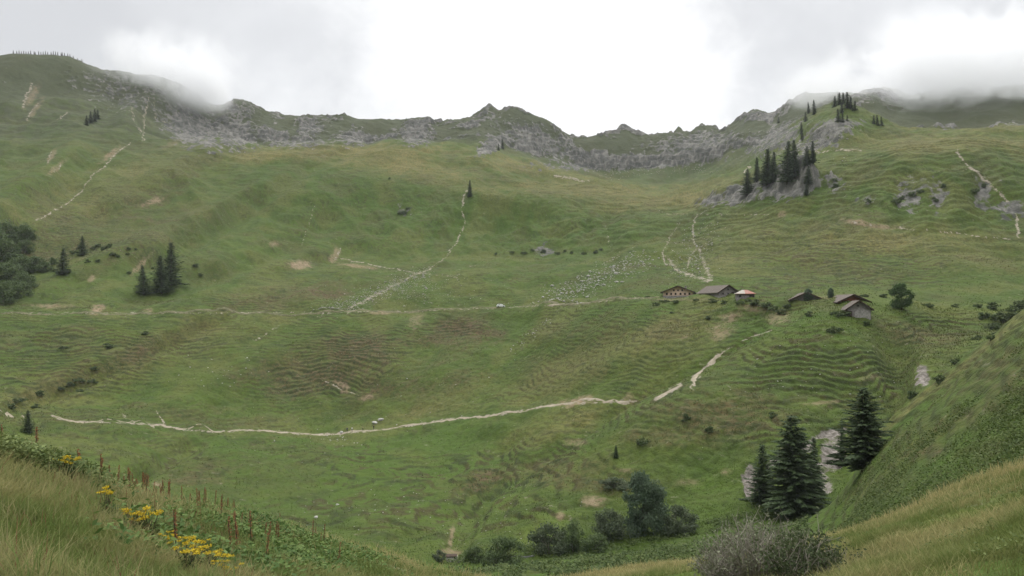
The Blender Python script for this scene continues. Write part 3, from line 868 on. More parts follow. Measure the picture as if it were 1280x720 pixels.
def spruce_mesh(name, H=12.0, rad=2.6, seed=1, dens=1.0, c0=(0.021, 0.036, 0.016), c1=(0.062, 0.094, 0.037), slim=1.0, base=.05):
    rg = np.random.default_rng(seed)
    P0, D, S0, CC = [], [], [], []
    z = base * H
    side = 1 + .30 * np.sin(np.arange(12) * 2.1 + seed)
    while z < H * .985:
        f = z / H
        L = rad * ((1 - f) ** .78) * (0.80 + .4 * rg.random()) + .10
        if f < .12:
            L *= .75 + f * 2
        nb = int(5 + 5 * (1 - f))
        a0 = rg.random() * 6.28
        for b in range(nb):
            a = a0 + b * 6.283 / nb + rg.normal() * .18
            Lb = L * (.66 + .42 * rg.random()) * (.5 if rg.random() < .07 else 1) * side[int(a / 6.2832 * 12) % 12]
            droop = -.32 + .65 * f + rg.normal() * .08
            ns = max(3, int(Lb / (.20 / dens)))
            for q in range(ns):
                t = (q + rg.random() * .6 + .3) / ns
                r = Lb * t
                zz = z + droop * r + .16 * t * t * Lb
                tw = .18 * Lb * (1.05 - t)
                for sgn in (-1, 1) if dens > .6 else (1,):
                    off = sgn * tw * rg.random()
                    x = math.cos(a) * r - math.sin(a) * off
                    y = math.sin(a) * r + math.cos(a) * off
                    P0.append((x, y, zz))
                    aa = a + sgn * (.75 * rg.random())
                    D.append((math.cos(aa), math.sin(aa), -.25 - .4 * rg.random()))
                    S0.append((.24 + .30 * rg.random()) * (1 - .45 * f) * (1.0 if dens > .6 else 1.5))
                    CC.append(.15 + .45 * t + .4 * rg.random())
        z += (.24 + .16 * (1 - f)) * (1.0 if dens > .6 else 1.5) * H / 12
    n = len(P0)
    P0, D, S0, CC = np.array(P0), np.array(D), np.array(S0), np.array(CC)
    D /= np.linalg.norm(D, axis=1)[:, None]
    up = np.tile((0, 0, 1.0), (n, 1)) + .5 * rg.normal(size=(n, 3))
    Sd = np.cross(D, up)
    Sd /= np.linalg.norm(Sd, axis=1)[:, None]
    dn = np.zeros((n, 3))
    dn[:, 2] = -S0 * .35
    V = np.stack([P0 - D * (S0 * .5)[:, None], P0 + Sd * (S0 * .42)[:, None] + dn, P0 + D * S0[:, None], P0 - Sd * (S0 * .42)[:, None] + dn], 1).reshape(-1, 3)
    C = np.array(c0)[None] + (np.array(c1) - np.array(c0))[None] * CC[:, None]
    # leader
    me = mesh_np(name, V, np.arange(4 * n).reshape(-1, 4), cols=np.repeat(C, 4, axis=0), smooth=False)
    me.materials.append(M['needle'])
    return me


def trunk_mesh(name, H, r, limbs=0, seed=0, spread=1.0, mat='bark', z0=.35, z1=.8, lift=.8):
    rg = random.Random(seed)
    b = MB()
    pts = [(rg.uniform(-.02, .02) * H * k / 5, rg.uniform(-.02, .02) * H * k / 5, H * k / 5) for k in range(6)]
    pts[0] = (0, 0, -.6)
    b.tube(pts, [r * 1.25, r * .95, r * .8, r * .6, r * .38, r * .08], 7)
    for k in range(limbs):
        z = H * rg.uniform(z0, z1)
        a = rg.uniform(0, 6.28)
        L = spread * rg.uniform(.6, 1.0) * (1.1 - z / H)
        i = min(4, int(z / H * 5))
        s = Vector(pts[i]).lerp(Vector(pts[i + 1]), z / H * 5 - i)
        s.z = z
        e = s + Vector((math.cos(a) * L, math.sin(a) * L, L * lift))
        m = s.lerp(e, .5) + Vector((0, 0, -.08 * L))
        b.tube([s, m, e], [r * .35, r * .22, r * .05], 5)
    me = b.mesh(name, True)
    me.materials.append(M[mat])
    return me


def inst(name, parts, px, py, height, label, cat, group=None, rz=None, lo=4.0, hi=14.3, sink=.15, wide=1.0, at=None):
    """a plant thing: parts = [(part name, mesh)], mesh height given in metres under key 'h'"""
    p = at if at is not None else pick(px, py, lo, hi)
    r = math.hypot(p.x, p.y)
    sc = height / parts['h']
    o = thing(name, (p.x, p.y, p.z - sink), label, cat, group, random.uniform(0, 6.28) if rz is None else rz, (sc * wide, sc * wide, sc))
    o.rotation_euler = (random.gauss(0, .03), random.gauss(0, .03), o.rotation_euler[2])
    for nm, me in parts['parts']:
        link(nm, me, None, o)
    return o


def mpp(p):
    return math.hypot(p.x, p.y) / F


SPR = []
for k, (rad, seed, dens) in enumerate([(2.9, 3, 1.0), (2.5, 8, 1.0), (2.1, 14, 1.0), (1.7, 21, 1.0)]):
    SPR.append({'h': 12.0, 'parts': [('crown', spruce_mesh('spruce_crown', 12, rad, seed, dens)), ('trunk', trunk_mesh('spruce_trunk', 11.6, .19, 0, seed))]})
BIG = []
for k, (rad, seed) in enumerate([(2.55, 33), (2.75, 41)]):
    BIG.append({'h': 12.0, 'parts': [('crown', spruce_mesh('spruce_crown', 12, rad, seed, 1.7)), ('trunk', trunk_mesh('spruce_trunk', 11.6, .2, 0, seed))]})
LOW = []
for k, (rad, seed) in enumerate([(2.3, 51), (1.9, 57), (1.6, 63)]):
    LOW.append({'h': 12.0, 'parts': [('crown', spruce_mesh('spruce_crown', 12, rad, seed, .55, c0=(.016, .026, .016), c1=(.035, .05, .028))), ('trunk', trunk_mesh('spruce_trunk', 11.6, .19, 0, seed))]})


def spruce(px, py, hpx, label, group=None, kind=SPR, v=0, lo=4.6, wide=1.3, hi=14.3, name='spruce_tree'):
    p = pick(px, py, lo, hi)
    return inst(name, kind[v % len(kind)], px, py, hpx * mpp(p), label, 'spruce tree', group, at=p, wide=wide)


# near group by the stream
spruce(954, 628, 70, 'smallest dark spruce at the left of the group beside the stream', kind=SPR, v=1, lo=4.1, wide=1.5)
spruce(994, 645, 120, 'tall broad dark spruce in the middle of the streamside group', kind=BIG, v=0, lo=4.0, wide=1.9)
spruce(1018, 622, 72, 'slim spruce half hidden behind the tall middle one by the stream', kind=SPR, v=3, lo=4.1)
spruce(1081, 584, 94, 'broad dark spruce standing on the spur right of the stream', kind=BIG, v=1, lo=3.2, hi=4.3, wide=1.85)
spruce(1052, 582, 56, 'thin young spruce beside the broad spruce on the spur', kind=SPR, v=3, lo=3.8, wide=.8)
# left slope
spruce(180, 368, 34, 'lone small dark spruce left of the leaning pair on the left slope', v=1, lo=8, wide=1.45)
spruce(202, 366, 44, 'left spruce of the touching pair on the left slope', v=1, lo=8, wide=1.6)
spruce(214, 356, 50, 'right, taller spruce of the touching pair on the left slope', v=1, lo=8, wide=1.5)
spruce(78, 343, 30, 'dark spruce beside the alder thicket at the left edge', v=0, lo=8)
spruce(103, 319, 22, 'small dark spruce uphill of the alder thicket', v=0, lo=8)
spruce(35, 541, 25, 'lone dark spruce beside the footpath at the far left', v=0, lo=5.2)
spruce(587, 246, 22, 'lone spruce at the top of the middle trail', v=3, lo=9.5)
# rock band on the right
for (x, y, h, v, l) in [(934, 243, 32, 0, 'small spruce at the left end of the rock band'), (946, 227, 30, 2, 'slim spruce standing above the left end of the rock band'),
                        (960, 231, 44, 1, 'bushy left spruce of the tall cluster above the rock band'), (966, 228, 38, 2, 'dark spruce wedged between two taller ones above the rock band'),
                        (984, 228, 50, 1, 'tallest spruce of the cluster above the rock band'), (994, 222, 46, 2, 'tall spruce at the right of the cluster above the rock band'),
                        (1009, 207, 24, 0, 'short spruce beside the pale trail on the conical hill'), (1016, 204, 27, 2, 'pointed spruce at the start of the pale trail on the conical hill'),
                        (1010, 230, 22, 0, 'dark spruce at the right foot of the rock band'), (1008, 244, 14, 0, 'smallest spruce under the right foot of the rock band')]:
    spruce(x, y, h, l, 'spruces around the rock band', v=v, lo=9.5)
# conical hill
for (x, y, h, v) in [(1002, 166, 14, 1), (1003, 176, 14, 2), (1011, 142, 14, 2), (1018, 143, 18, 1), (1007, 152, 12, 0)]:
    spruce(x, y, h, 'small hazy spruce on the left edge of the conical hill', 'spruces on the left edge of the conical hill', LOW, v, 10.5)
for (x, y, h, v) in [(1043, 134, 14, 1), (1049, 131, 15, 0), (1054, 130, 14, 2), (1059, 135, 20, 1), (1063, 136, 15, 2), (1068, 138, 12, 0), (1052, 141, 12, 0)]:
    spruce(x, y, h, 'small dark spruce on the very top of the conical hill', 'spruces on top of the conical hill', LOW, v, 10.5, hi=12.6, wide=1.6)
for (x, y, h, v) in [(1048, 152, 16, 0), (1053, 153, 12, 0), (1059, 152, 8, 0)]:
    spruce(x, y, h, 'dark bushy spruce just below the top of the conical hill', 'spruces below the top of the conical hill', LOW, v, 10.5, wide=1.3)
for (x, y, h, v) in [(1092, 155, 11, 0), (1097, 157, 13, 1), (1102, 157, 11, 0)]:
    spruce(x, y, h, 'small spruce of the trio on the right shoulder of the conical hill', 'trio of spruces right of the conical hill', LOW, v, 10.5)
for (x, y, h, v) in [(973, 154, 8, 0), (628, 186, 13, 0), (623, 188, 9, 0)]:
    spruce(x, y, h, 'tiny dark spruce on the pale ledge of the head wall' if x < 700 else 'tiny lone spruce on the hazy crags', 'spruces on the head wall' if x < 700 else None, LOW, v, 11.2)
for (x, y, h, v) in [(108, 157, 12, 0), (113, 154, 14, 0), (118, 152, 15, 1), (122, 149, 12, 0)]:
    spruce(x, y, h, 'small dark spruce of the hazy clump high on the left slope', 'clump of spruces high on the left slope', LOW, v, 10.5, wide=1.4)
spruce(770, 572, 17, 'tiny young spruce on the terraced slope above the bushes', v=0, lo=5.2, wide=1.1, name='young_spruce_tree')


# ------------------------------------------------------------------ broadleaf trees and shrubs
def crown_blobs(seed, H, W, n, z0=.25):
    rg = random.Random(seed)
    out = []
    for k in range(n):
        f = rg.random()
        z = H * (z0 + (.92 - z0) * f)
        prof = math.sin(math.pi * min(1, .18 + .80 * f)) ** .7
        a = rg.uniform(0, 6.28)
        r = W * .5 * prof * math.sqrt(rg.random())
        s = W * rg.uniform(.10, .21)
        out.append((math.cos(a) * r, math.sin(a) * r, z, s, s, s * rg.uniform(.6, .9)))
    return out


def leafmesh(name, blobs, n, size, c0, c1, seed, mat='leaf', **kw):
    V, Fq, C = leaf_cloud(blobs, n, size, c0, c1, seed, **kw)
    me = mesh_np(name, V, Fq, cols=C, smooth=False)
    me.materials.append(M[mat])
    return me


DG0, DG1 = (0.07, 0.11, 0.042), (0.155, 0.205, 0.085)
TREE = {'h': 8.0, 'parts': [('crown', leafmesh('maple_crown', crown_blobs(3, 8, 6.6, 60, .12), 9000, .17, (0.045, 0.085, 0.03), (0.10, 0.16, 0.058), 4)),
                            ('trunk', trunk_mesh('maple_trunk', 6.5, .25, 9, 4, 2.4))]}
ALDER = {'h': 7.0, 'parts': [('crown', leafmesh('alder_crown', crown_blobs(13, 7, 6.4, 70, .06), 14000, .15, (0.06, 0.10, 0.062), (0.145, 0.195, 0.12), 5)),
                             ('trunk', trunk_mesh('alder_trunk', 6.0, .14, 12, 6, 2.0, z0=.1))]}
SHR = []
for k in range(4):
    SHR.append({'h': 3.0, 'parts': [('foliage', leafmesh('shrub_foliage', crown_blobs(23 + k, 3.0, 4.2, 34, .02), 4500, .11, DG0 if k % 2 else (0.06, 0.085, 0.045), DG1 if k % 2 else (0.15, 0.18, 0.105), 30 + k)),
                                    ('stems', trunk_mesh('shrub_stems', 2.5, .06, 14, 40 + k, 1.7, 'twig', z0=.02, z1=.5, lift=1.1))]})
SMALL = []
for k in range(3):
    SMALL.append({'h': 1.5, 'parts': [('foliage', leafmesh('shrub_foliage', crown_blobs(53 + k, 1.5, 2.8, 16, .0), 700, .16, DG0, (0.11, 0.135, 0.058), 60 + k)),
                                      ('stems', trunk_mesh('shrub_stems', 1.2, .04, 6, 70 + k, .8, 'twig', z0=.02, z1=.5))]})


def plant(kind, px, py, hpx, name, label, cat, group=None, lo=4.2, hi=14.0, wide=1.0):
    p = pick(px, py, lo, hi)
    return inst(name, kind, px, py, hpx * mpp(p), label, cat, group, at=p, wide=wide)


plant(TREE, 1127, 387, 31, 'broadleaf_tree', 'round dark green broadleaf tree standing alone right of the huts', 'tree', lo=7.2, wide=.95)
plant(ALDER, 804, 668, 78, 'alder_tree', 'tall grey green alder rising from the streamside bushes', 'tree', lo=4.2, wide=.72)
plant(SHR[0], 763, 673, 35, 'alder_shrub', 'rounded grey green bush touching the alder on its left', 'shrub', 'bushes along the stream')
plant(SHR[2], 845, 664, 32, 'alder_shrub', 'grey green bush touching the alder on its right', 'shrub', 'bushes along the stream', wide=1.1)
plant(SHR[0], 686, 692, 36, 'alder_shrub', 'pale twiggy bush at the left of the pair by the stream', 'shrub', 'bushes along the stream', wide=.95)
plant(SHR[1], 716, 690, 36, 'alder_shrub', 'dark green bush at the right of the pair by the stream', 'shrub', 'bushes along the stream', wide=.8)
plant(SHR[3], 630, 704, 34, 'alder_shrub', 'dark bush between the pale block and the bush pair', 'shrub', 'bushes along the stream', wide=1.0)
plant(SHR[1], 592, 703, 20, 'alder_shrub', 'low bush just right of the pale grey block', 'shrub', 'bushes along the stream')
plant(SHR[3], 614, 708, 18, 'alder_shrub', 'lowest dark bush in front of the bush right of the block', 'shrub', 'bushes along the stream')
plant(SHR[2], 548, 700, 13, 'alder_shrub', 'small green bush left of the pale grey block', 'shrub', 'bushes along the stream')
plant(SHR[1], 745, 690, 22, 'alder_shrub', 'low dark bush in front of the alder', 'shrub', 'bushes along the stream', wide=1.2)
plant(SHR[0], 768, 610, 13, 'alder_shrub', 'olive spreading bush uphill of the alder', 'shrub', lo=5, wide=2.0)
plant(SMALL[0], 804, 557, 11, 'young_shrub', 'small round dark bush right of the tiny spruce on the terraces', 'shrub', lo=5)
plant(SMALL[1], 858, 525, 8, 'young_shrub', 'tiny dark bush on the brown heath left of the knoll', 'shrub', lo=5)
plant(SMALL[2], 888, 539, 7, 'young_shrub', 'tiny dark bush low on the brown heath', 'shrub', lo=5)
plant(SMALL[1], 965, 522, 7, 'young_shrub', 'tiny dark bush on the terraces near the eroded bank', 'shrub', lo=5)
plant(SMALL[0], 1044, 416, 9, 'young_shrub', 'dark bush on the crown of the knoll below the front barn', 'shrub', lo=6)
plant(SMALL[1], 1012, 395, 6, 'young_shrub', 'small bush on the grass left of the front barn', 'shrub', lo=6)
plant(SMALL[2], 1083, 407, 6, 'young_shrub', 'tiny bush below the right corner of the front barn', 'shrub', lo=6)
plant(SMALL[0], 1050, 394, 7, 'young_shrub', 'flat green bush against the left corner of the front barn', 'shrub', lo=6, wide=1.6)
plant(ALDER, 1010, 376, 15, 'alder_tree', 'small dark tree in front of the long low barn', 'tree', lo=6.6, wide=.8)
plant(ALDER, 1038, 372, 12, 'alder_tree', 'small dark tree between the low barn and the red barn', 'tree', lo=7.2, wide=.7)
# alder thicket at the left edge
rg = random.Random(15)
for k, (x, y, h, v) in enumerate([(4, 304, 22, 1), (16, 302, 20, 3), (28, 300, 18, 1), (38, 298, 15, 3), (2, 330, 26, 1), (18, 322, 20, 3), (32, 316, 14, 1), (10, 352, 24, 3), (26, 344, 20, 1), (40, 338, 16, 3), (4, 378, 30, 1), (20, 372, 26, 3), (30, 362, 20, 1), (56, 338, 14, 3), (66, 330, 10, 1), (-8, 352, 30, 3), (-10, 316, 26, 1)]):
    plant(SHR[v], x, y, h * rg.uniform(.6, 1.05), 'alder_shrub', 'dark bush in the dense thicket at the left edge', 'shrub', 'bushes of the thicket at the left edge', lo=7.5, wide=1.1)
rg = random.Random(5)
for k in range(26):
    x, y = rg.choice([(rg.uniform(85, 175), rg.uniform(308, 322)), (rg.uniform(140, 250), rg.uniform(315, 350)), (rg.uniform(45, 130), rg.uniform(318, 345))])
    plant(SMALL[k % 3], x, y, rg.uniform(1.8, 4), 'juniper_shrub', 'low dark shrub dotted around the spruces on the left slope', 'shrub', 'low shrubs on the left slope', lo=8, wide=1.2)
for k, (x, y, h) in enumerate([(80, 436, 6), (134, 434, 7), (118, 462, 6), (98, 477, 8), (88, 482, 7), (50, 494, 8), (22, 503, 9), (45, 509, 6), (14, 510, 8), (100, 490, 6), (182, 418, 6), (75, 487, 6), (115, 478, 7)]):
    plant(SMALL[k % 3], x, y, h * .65, 'juniper_shrub', 'low dark shrub in the row running up the lower left slope', 'shrub', 'shrubs in a row on the lower left slope', lo=5.5, wide=1.5)
for k, (x, y, h) in enumerate([(655, 317, 7), (665, 314, 6), (680, 316, 9), (697, 318, 8), (706, 315, 6), (715, 317, 6), (730, 318, 8), (745, 316, 7), (751, 313, 6), (640, 316, 6), (620, 318, 5)]):
    plant(SMALL[k % 3], x, y, h * .5, 'juniper_shrub', 'low dark shrub at the foot of the green bluff in the middle', 'shrub', 'shrubs under the middle bluff', lo=8.5, wide=1.2)
for k, (x, y, h) in enumerate([(1222, 384, 6), (1240, 386, 9), (1230, 398, 9), (1255, 400, 14), (1268, 396, 12), (1243, 412, 10), (1250, 420, 8), (1222, 425, 7), (1276, 386, 12), (1160, 383, 6), (1195, 384, 5), (1105, 372, 6), (1080, 371, 5)]):
    plant(SMALL[k % 3], x, y, h * .8, 'hillside_shrub', 'low dark bush along the bank behind the right spur', 'shrub', 'bushes behind the right spur', lo=6.0, wide=1.3)
for k, (x, y, h) in enumerate([(1195, 455, 8), (1176, 478, 9), (1140, 492, 9), (1240, 425, 7)]):
    plant(SMALL[k % 3], x, y, h, 'spur_shrub', 'small bush on the crest of the right spur', 'shrub', 'bushes on the crest of the right spur', lo=3.4, hi=4.2)
for k, (x, y, h) in enumerate([(1120, 254, 9), (1128, 250, 8), (1140, 246, 10), (1150, 240, 7), (1168, 252, 8), (1180, 234, 7), (1218, 240, 8), (1230, 234, 7), (1045, 235, 9), (1043, 226, 6), (1085, 253, 7), (505, 268, 8), (510, 262, 6), (487, 224, 4), (500, 268, 6)]):
    plant(SMALL[k % 3], x, y, h * .62, 'bluff_shrub', 'dark shrub in the rocky gullies of the right bluff' if x > 700 else 'dark shrub in the hollow of the green slope', 'shrub', 'shrubs in the right bluff' if x > 700 else 'shrubs in the hollow', lo=9.3)
for k, (x, y, h) in enumerate([(830, 378, 6), (820, 382, 6), (845, 378, 5), (870, 376, 5), (890, 378, 7), (905, 379, 6), (925, 380, 7), (945, 380, 8), (958, 384, 9), (968, 388, 9), (978, 392, 8), (985, 384, 6), (810, 372, 4), (885, 398, 5), (840, 392, 4), (935, 376, 5)]):
    plant(SMALL[k % 3], x, y, h * .7, 'bank_shrub', 'low scrubby bush on the bank below the huts', 'shrub', 'bushes on the bank below the huts', lo=6.3, wide=1.6)


# ------------------------------------------------------------------ boulders and scree
def rock_mesh(name, seed, mat='pale_stone'):
    bm = bmesh.new()
    bmesh.ops.create_icosphere(bm, subdivisions=2, radius=1)
    rg = random.Random(seed)
    ax = [Vector((rg.gauss(0, 1), rg.gauss(0, 1), rg.gauss(0, 1))).normalized() for _ in range(9)]
    ds = [rg.uniform(.55, .9) for _ in ax]
    for v in bm.verts:
        d = v.co.normalized()
        r = 1.0
        for a, s in zip(ax, ds):
            q = d.dot(a)
            if q > .25:
                r = min(r, s / q)
        v.co = d * r
        v.co.z *= .75
    me = bpy.data.meshes.new(name)
    bm.to_mesh(me)
    bm.free()
    me.materials.append(M[mat])
    return me


ROCKS = [rock_mesh('boulder', k) for k in range(4)]
RGREY = [rock_mesh('boulder', 10 + k, 'stone') for k in range(2)]


def boulder(px, py, wpx, label, group, lo=4.6, k=0, grey=False):
    p = pick(px, py, lo)
    s = wpx * .5 * mpp(p)
    o = link('boulder', (RGREY if grey else ROCKS)[k % (2 if grey else 4)])
    o.location = (p.x, p.y, p.z + .15 * s)
    o.rotation_euler = (random.uniform(-.3, .3), random.uniform(-.3, .3), random.uniform(0, 6.28))
    o.scale = (s * random.uniform(.9, 1.2), s * random.uniform(.8, 1.1), s * random.uniform(.7, 1.0))
    tag(o, label, 'boulder', group)


boulder(468, 529, 7, 'large pale boulder directly above the last hiker on the path', None, k=0)
boulder(476, 525, 8, 'large flat pale boulder uphill of the hikers', None, k=1)
boulder(427, 541, 6, 'pale boulder on the path edge behind the hikers', None, k=2)
boulder(395, 647, 5, 'pale boulder low in the middle slope near the dry crest', None, k=3)
boulder(422, 643 - 12, 4, 'pale boulder uphill of the boulder near the dry crest', None, k=1)
rg = random.Random(9)
for (g, lab, n, f, sz) in [
    ('boulders beside the hikers', 'small white boulder scattered around the footpath by the hikers', 34, lambda: (rg.gauss(420, 34), rg.gauss(551, 6)), (.9, 2.2)),
    ('boulders uphill of the footpath', 'small white boulder in the grass uphill of the footpath', 22, lambda: (rg.uniform(470, 620), rg.uniform(470, 535)), (.8, 2.0)),
    ('boulders on the lower middle slope', 'small white boulder dotted over the lower middle slope', 50, lambda: (rg.uniform(370, 580), rg.gauss(635, 17)), (.8, 2.0)),
    ('boulders on the left slope', 'small white boulder dotted over the left slope below the track', 26, lambda: (rg.gauss(275, 26), rg.gauss(465, 16)), (.9, 2.2)),
    ('boulders in a line under the track', 'white boulder in the diagonal line below the track', 34, lambda: (lambda t: (640 + 48 * t + rg.gauss(0, 4), 440 - 42 * t + rg.gauss(0, 3)))(rg.random()), (1.0, 2.2)),
    ('boulders on the knoll', 'small pale boulder on the terraced knoll', 40, lambda: (rg.uniform(930, 1120), rg.uniform(420, 500)), (1.0, 2.0)),
    ('boulders near the stream bushes', 'small white boulder above the streamside bushes', 20, lambda: (rg.uniform(600, 740), rg.uniform(620, 680)), (1.2, 2.2)),
]:
    for k in range(n):
        x, y = f()
        boulder(x, y, rg.uniform(*sz), lab, g, k=k, grey=(k % 5 == 0))


def scree(name, fn, n, smin, smax, label, lo=5.0, seed=1, mat='pale_stone'):
    rg = random.Random(seed)
    base = [np.array([v.co for v in r.vertices]) for r in ROCKS]
    fac = [np.array([p.vertices[:] for p in r.polygons]) for r in ROCKS]
    V, T, off = [], [], 0
    for k in range(n):
        x, y = fn(rg)
        p = pick(x, y, lo)
        s = mpp(p) * min(smax * 1.25, smin + (smax - smin) * .35 * (rg.random() + .02) ** -.5 * rg.random()) * .5
        b = base[k % 4]
        a = rg.uniform(0, 6.28)
        c, sn = math.cos(a), math.sin(a)
        q = b * s * np.array([1, rg.uniform(.7, 1.2), rg.uniform(.6, 1)])
        q = np.stack([q[:, 0] * c - q[:, 1] * sn, q[:, 0] * sn + q[:, 1] * c, q[:, 2]], 1) + np.array([p.x, p.y, p.z + .1 * s])
        V.append(q)
        T.append(fac[k % 4] + off)
        off += len(q)
    me = mesh_np(name, np.concatenate(V), None, np.concatenate(T), smooth=False)
    o = link(name, me, M[mat])
    tag(o, label, 'scree', None, 'stuff')


def diag(x0, y0, x1, y1, w):
    def f(r):
        t = r.random()
        return x0 + (x1 - x0) * t + r.gauss(0, w * 1.6), y0 + (y1 - y0) * t + r.gauss(0, w)
    return f


scree('scree', diag(685, 378, 805, 322, 7), 620, 1.0, 4.2, 'white scree spilling diagonally above the track left of the huts', 8, 1)
scree('scree', diag(400, 394, 535, 340, 5), 620, .8, 2.8, 'grey scree along the lower end of the middle trail', 8, 2, 'stone')
scree('scree', lambda r: (r.gauss(520, 26), r.gauss(364, 10)), 260, .8, 2.8, 'loose pale stones between the middle trail and the track', 8, 3, 'stone')
scree('scree', diag(850, 350, 885, 285, 8), 380, .7, 2.8, 'pale scree in the bed above the huts', 8.5, 4)
scree('scree', diag(1000, 190, 1055, 160, 5), 230, .8, 2.4, 'pale rubble on the conical hill', 10.2, 5, 'stone')
scree('scree', lambda r: (r.gauss(640, 120), r.gauss(372, 14)), 170, .5, 1.5, 'pale stones sprinkled around the track and the white car', 7.3, 6)
scree('scree', diag(1045, 205, 1075, 196, 3), 30, .6, 1.6, 'small stone patch below the trail on the conical hill', 10, 7, 'stone')
scree('scree', lambda r: (r.uniform(300, 1100), r.uniform(400, 690)), 420, .4, 1.1, 'tiny pale stones strewn over the middle slopes', 5, 8)
scree('scree', diag(575, 690, 660, 600, 6), 60, .6, 1.6, 'pale stones along the dry runnel above the grey block', 5, 9, 'stone')
scree('scree', diag(740, 210, 900, 214, 4), 120, .8, 2.0, 'grey rubble at the foot of the cliff band', 11.5, 10, 'stone')
scree('scree', lambda r: (r.gauss(775, 14), r.gauss(216, 5)), 40, .8, 2.0, 'pale rubble fan below the cliffs', 11, 11, 'pale_stone')

# ------------------------------------------------------------------ huts


def gable_house(name, px, py, W, D, he, ha, rz, label, wall_m, roof_m, back=0.0, over=.7, lo=6.5, lower=None, windows=(), door=None, chimney=None, arch=None, sink=.6, log_ends=False, group='alpine huts'):
    """gable end (local -y side) turned towards the camera when rz follows the line of sight"""
    p = pick(px, py, lo, 8.9)
    d = Vector((p.x, p.y, 0)).normalized()
    p = p + d * (back + D / 2)
    p.z = min(ground(p.x, p.y), pick(px, py, lo, 8.9).z + .4)
    az = math.atan2(d.x, d.y)
    o = thing(name, (p.x, p.y, p.z), label, 'hut', group, -az + rz)
    w = MB()
    z0 = -sink - 1.5
    zl = lower or 0
    w.prism([(-W / 2, zl if lower else z0), (W / 2, zl if lower else z0), (W / 2, he), (0, ha - .12), (-W / 2, he)], -D / 2, D / 2)
    w.build('wall', M[wall_m], o)
    if lower:
        b = MB()
        b.box(-W / 2 - .12, W / 2 + .12, -D / 2 - .12, D / 2 + .12, z0, zl)
        b.build('stone_base', M['masonry'], o)
    sl = (ha - he) / (W / 2)
    th = .28
    e = W / 2 + over
    ze = he - sl * over
    rf = MB()
    y0, y1 = -D / 2 - over * 1.2, D / 2 + over
    rf.prism([(-e, ze), (0, ha), (e, ze), (e, ze + th), (0, ha + th), (-e, ze + th)], y0, y1)
    roof = rf.build('roof', M[roof_m], o)
    vb = MB()
    vb.prism([(-e - .02, ze - .10), (0, ha - .12), (e + .02, ze - .10), (e + .02, ze + th + .05), (0, ha + th + .06), (-e - .02, ze + th + .05)], y0 - .12, y0 - .003)
    vb.build('bargeboard', M['dark_wood'], roof)
    if chimney:
        c = MB()
        cx, cy, ch = chimney
        c.box(cx - .35, cx + .35, cy - .35, cy + .35, he, ha + ch)
        c.box(cx - .45, cx + .45, cy - .45, cy + .45, ha + ch, ha + ch + .15)
        c.build('chimney', M['masonry'], roof)
    for (wx, wz, ww, wh) in windows:
        f = MB()
        f.box(wx - ww / 2, wx + ww / 2, -D / 2 - .10, -D / 2 + .05, wz, wz + wh)
        win = f.build('window', M['window'], o)
        g = MB()
        for q in ((wx - ww / 2 - .12, wx - ww / 2, wz - .1, wz + wh + .1), (wx + ww / 2, wx + ww / 2 + .12, wz - .1, wz + wh + .1), (wx - ww / 2, wx + ww / 2, wz + wh, wz + wh + .12), (wx - ww / 2, wx + ww / 2, wz - .12, wz)):
            g.box(q[0], q[1], -D / 2 - .14, -D / 2 + .04, q[2], q[3])
        g.build('frame', M['dark_wood'] if wall_m == 'tan_wood' else M['grey_wood'], win)
    if door:
        dx, dz, dw, dh = door
        b = MB()
        b.box(dx - dw / 2, dx + dw / 2, -D / 2 - .09, -D / 2 + .05, dz, dz + dh)
        do = b.build('door', M['dark_wood'], o)
        b = MB()
        b.box(dx + dw / 2 - .25, dx + dw / 2 - .15, -D / 2 - .16, -D / 2 - .08, dz + dh * .45, dz + dh * .45 + .1)
        b.build('handle', M['steel'], do)
    if arch:
        ax, aw, ah = arch
        b = MB()
        prof = [(ax - aw / 2, z0), (ax + aw / 2, z0)] + [(ax + aw / 2 * math.cos(t), ah - aw * .28 + aw * .28 * math.sin(t)) for t in np.linspace(0, math.pi, 11)]
        b.prism(prof, -D / 2 - .25, -D / 2 + .05)
        b.build('arched_wall', M['masonry'], o)
    return o


gable_house('alpine_chalet', 849, 371.5, 12.2, 13, 1.75, 4.1, R_(-4), 'tan boarded chalet with wide low gable and two rows of windows, leftmost of the huts', 'tan_wood', 'shingle', lower=.25,
            windows=[(x, .66, .5, .62) for x in (-4.6, -2.8, -1.0, 1.0, 2.8, 4.6)] + [(x, 2.2, .42, .5) for x in (-1.7, 0, 1.7)], over=1.0, chimney=(2.5, 3, .3))
gable_house('long_barn', 897, 372.5, 8.0, 16, 1.9, 4.4, R_(29), 'grey boarded barn with a long brown shingle roof between chalet and small shed', 'grey_wood', 'shingle', lower=.4, over=.8,
            windows=[(-2.2, .9, .6, .7), (0, .9, .6, .7), (0, 2.6, .6, .6)], door=(2.0, .4, 1.1, 1.5), back=1)


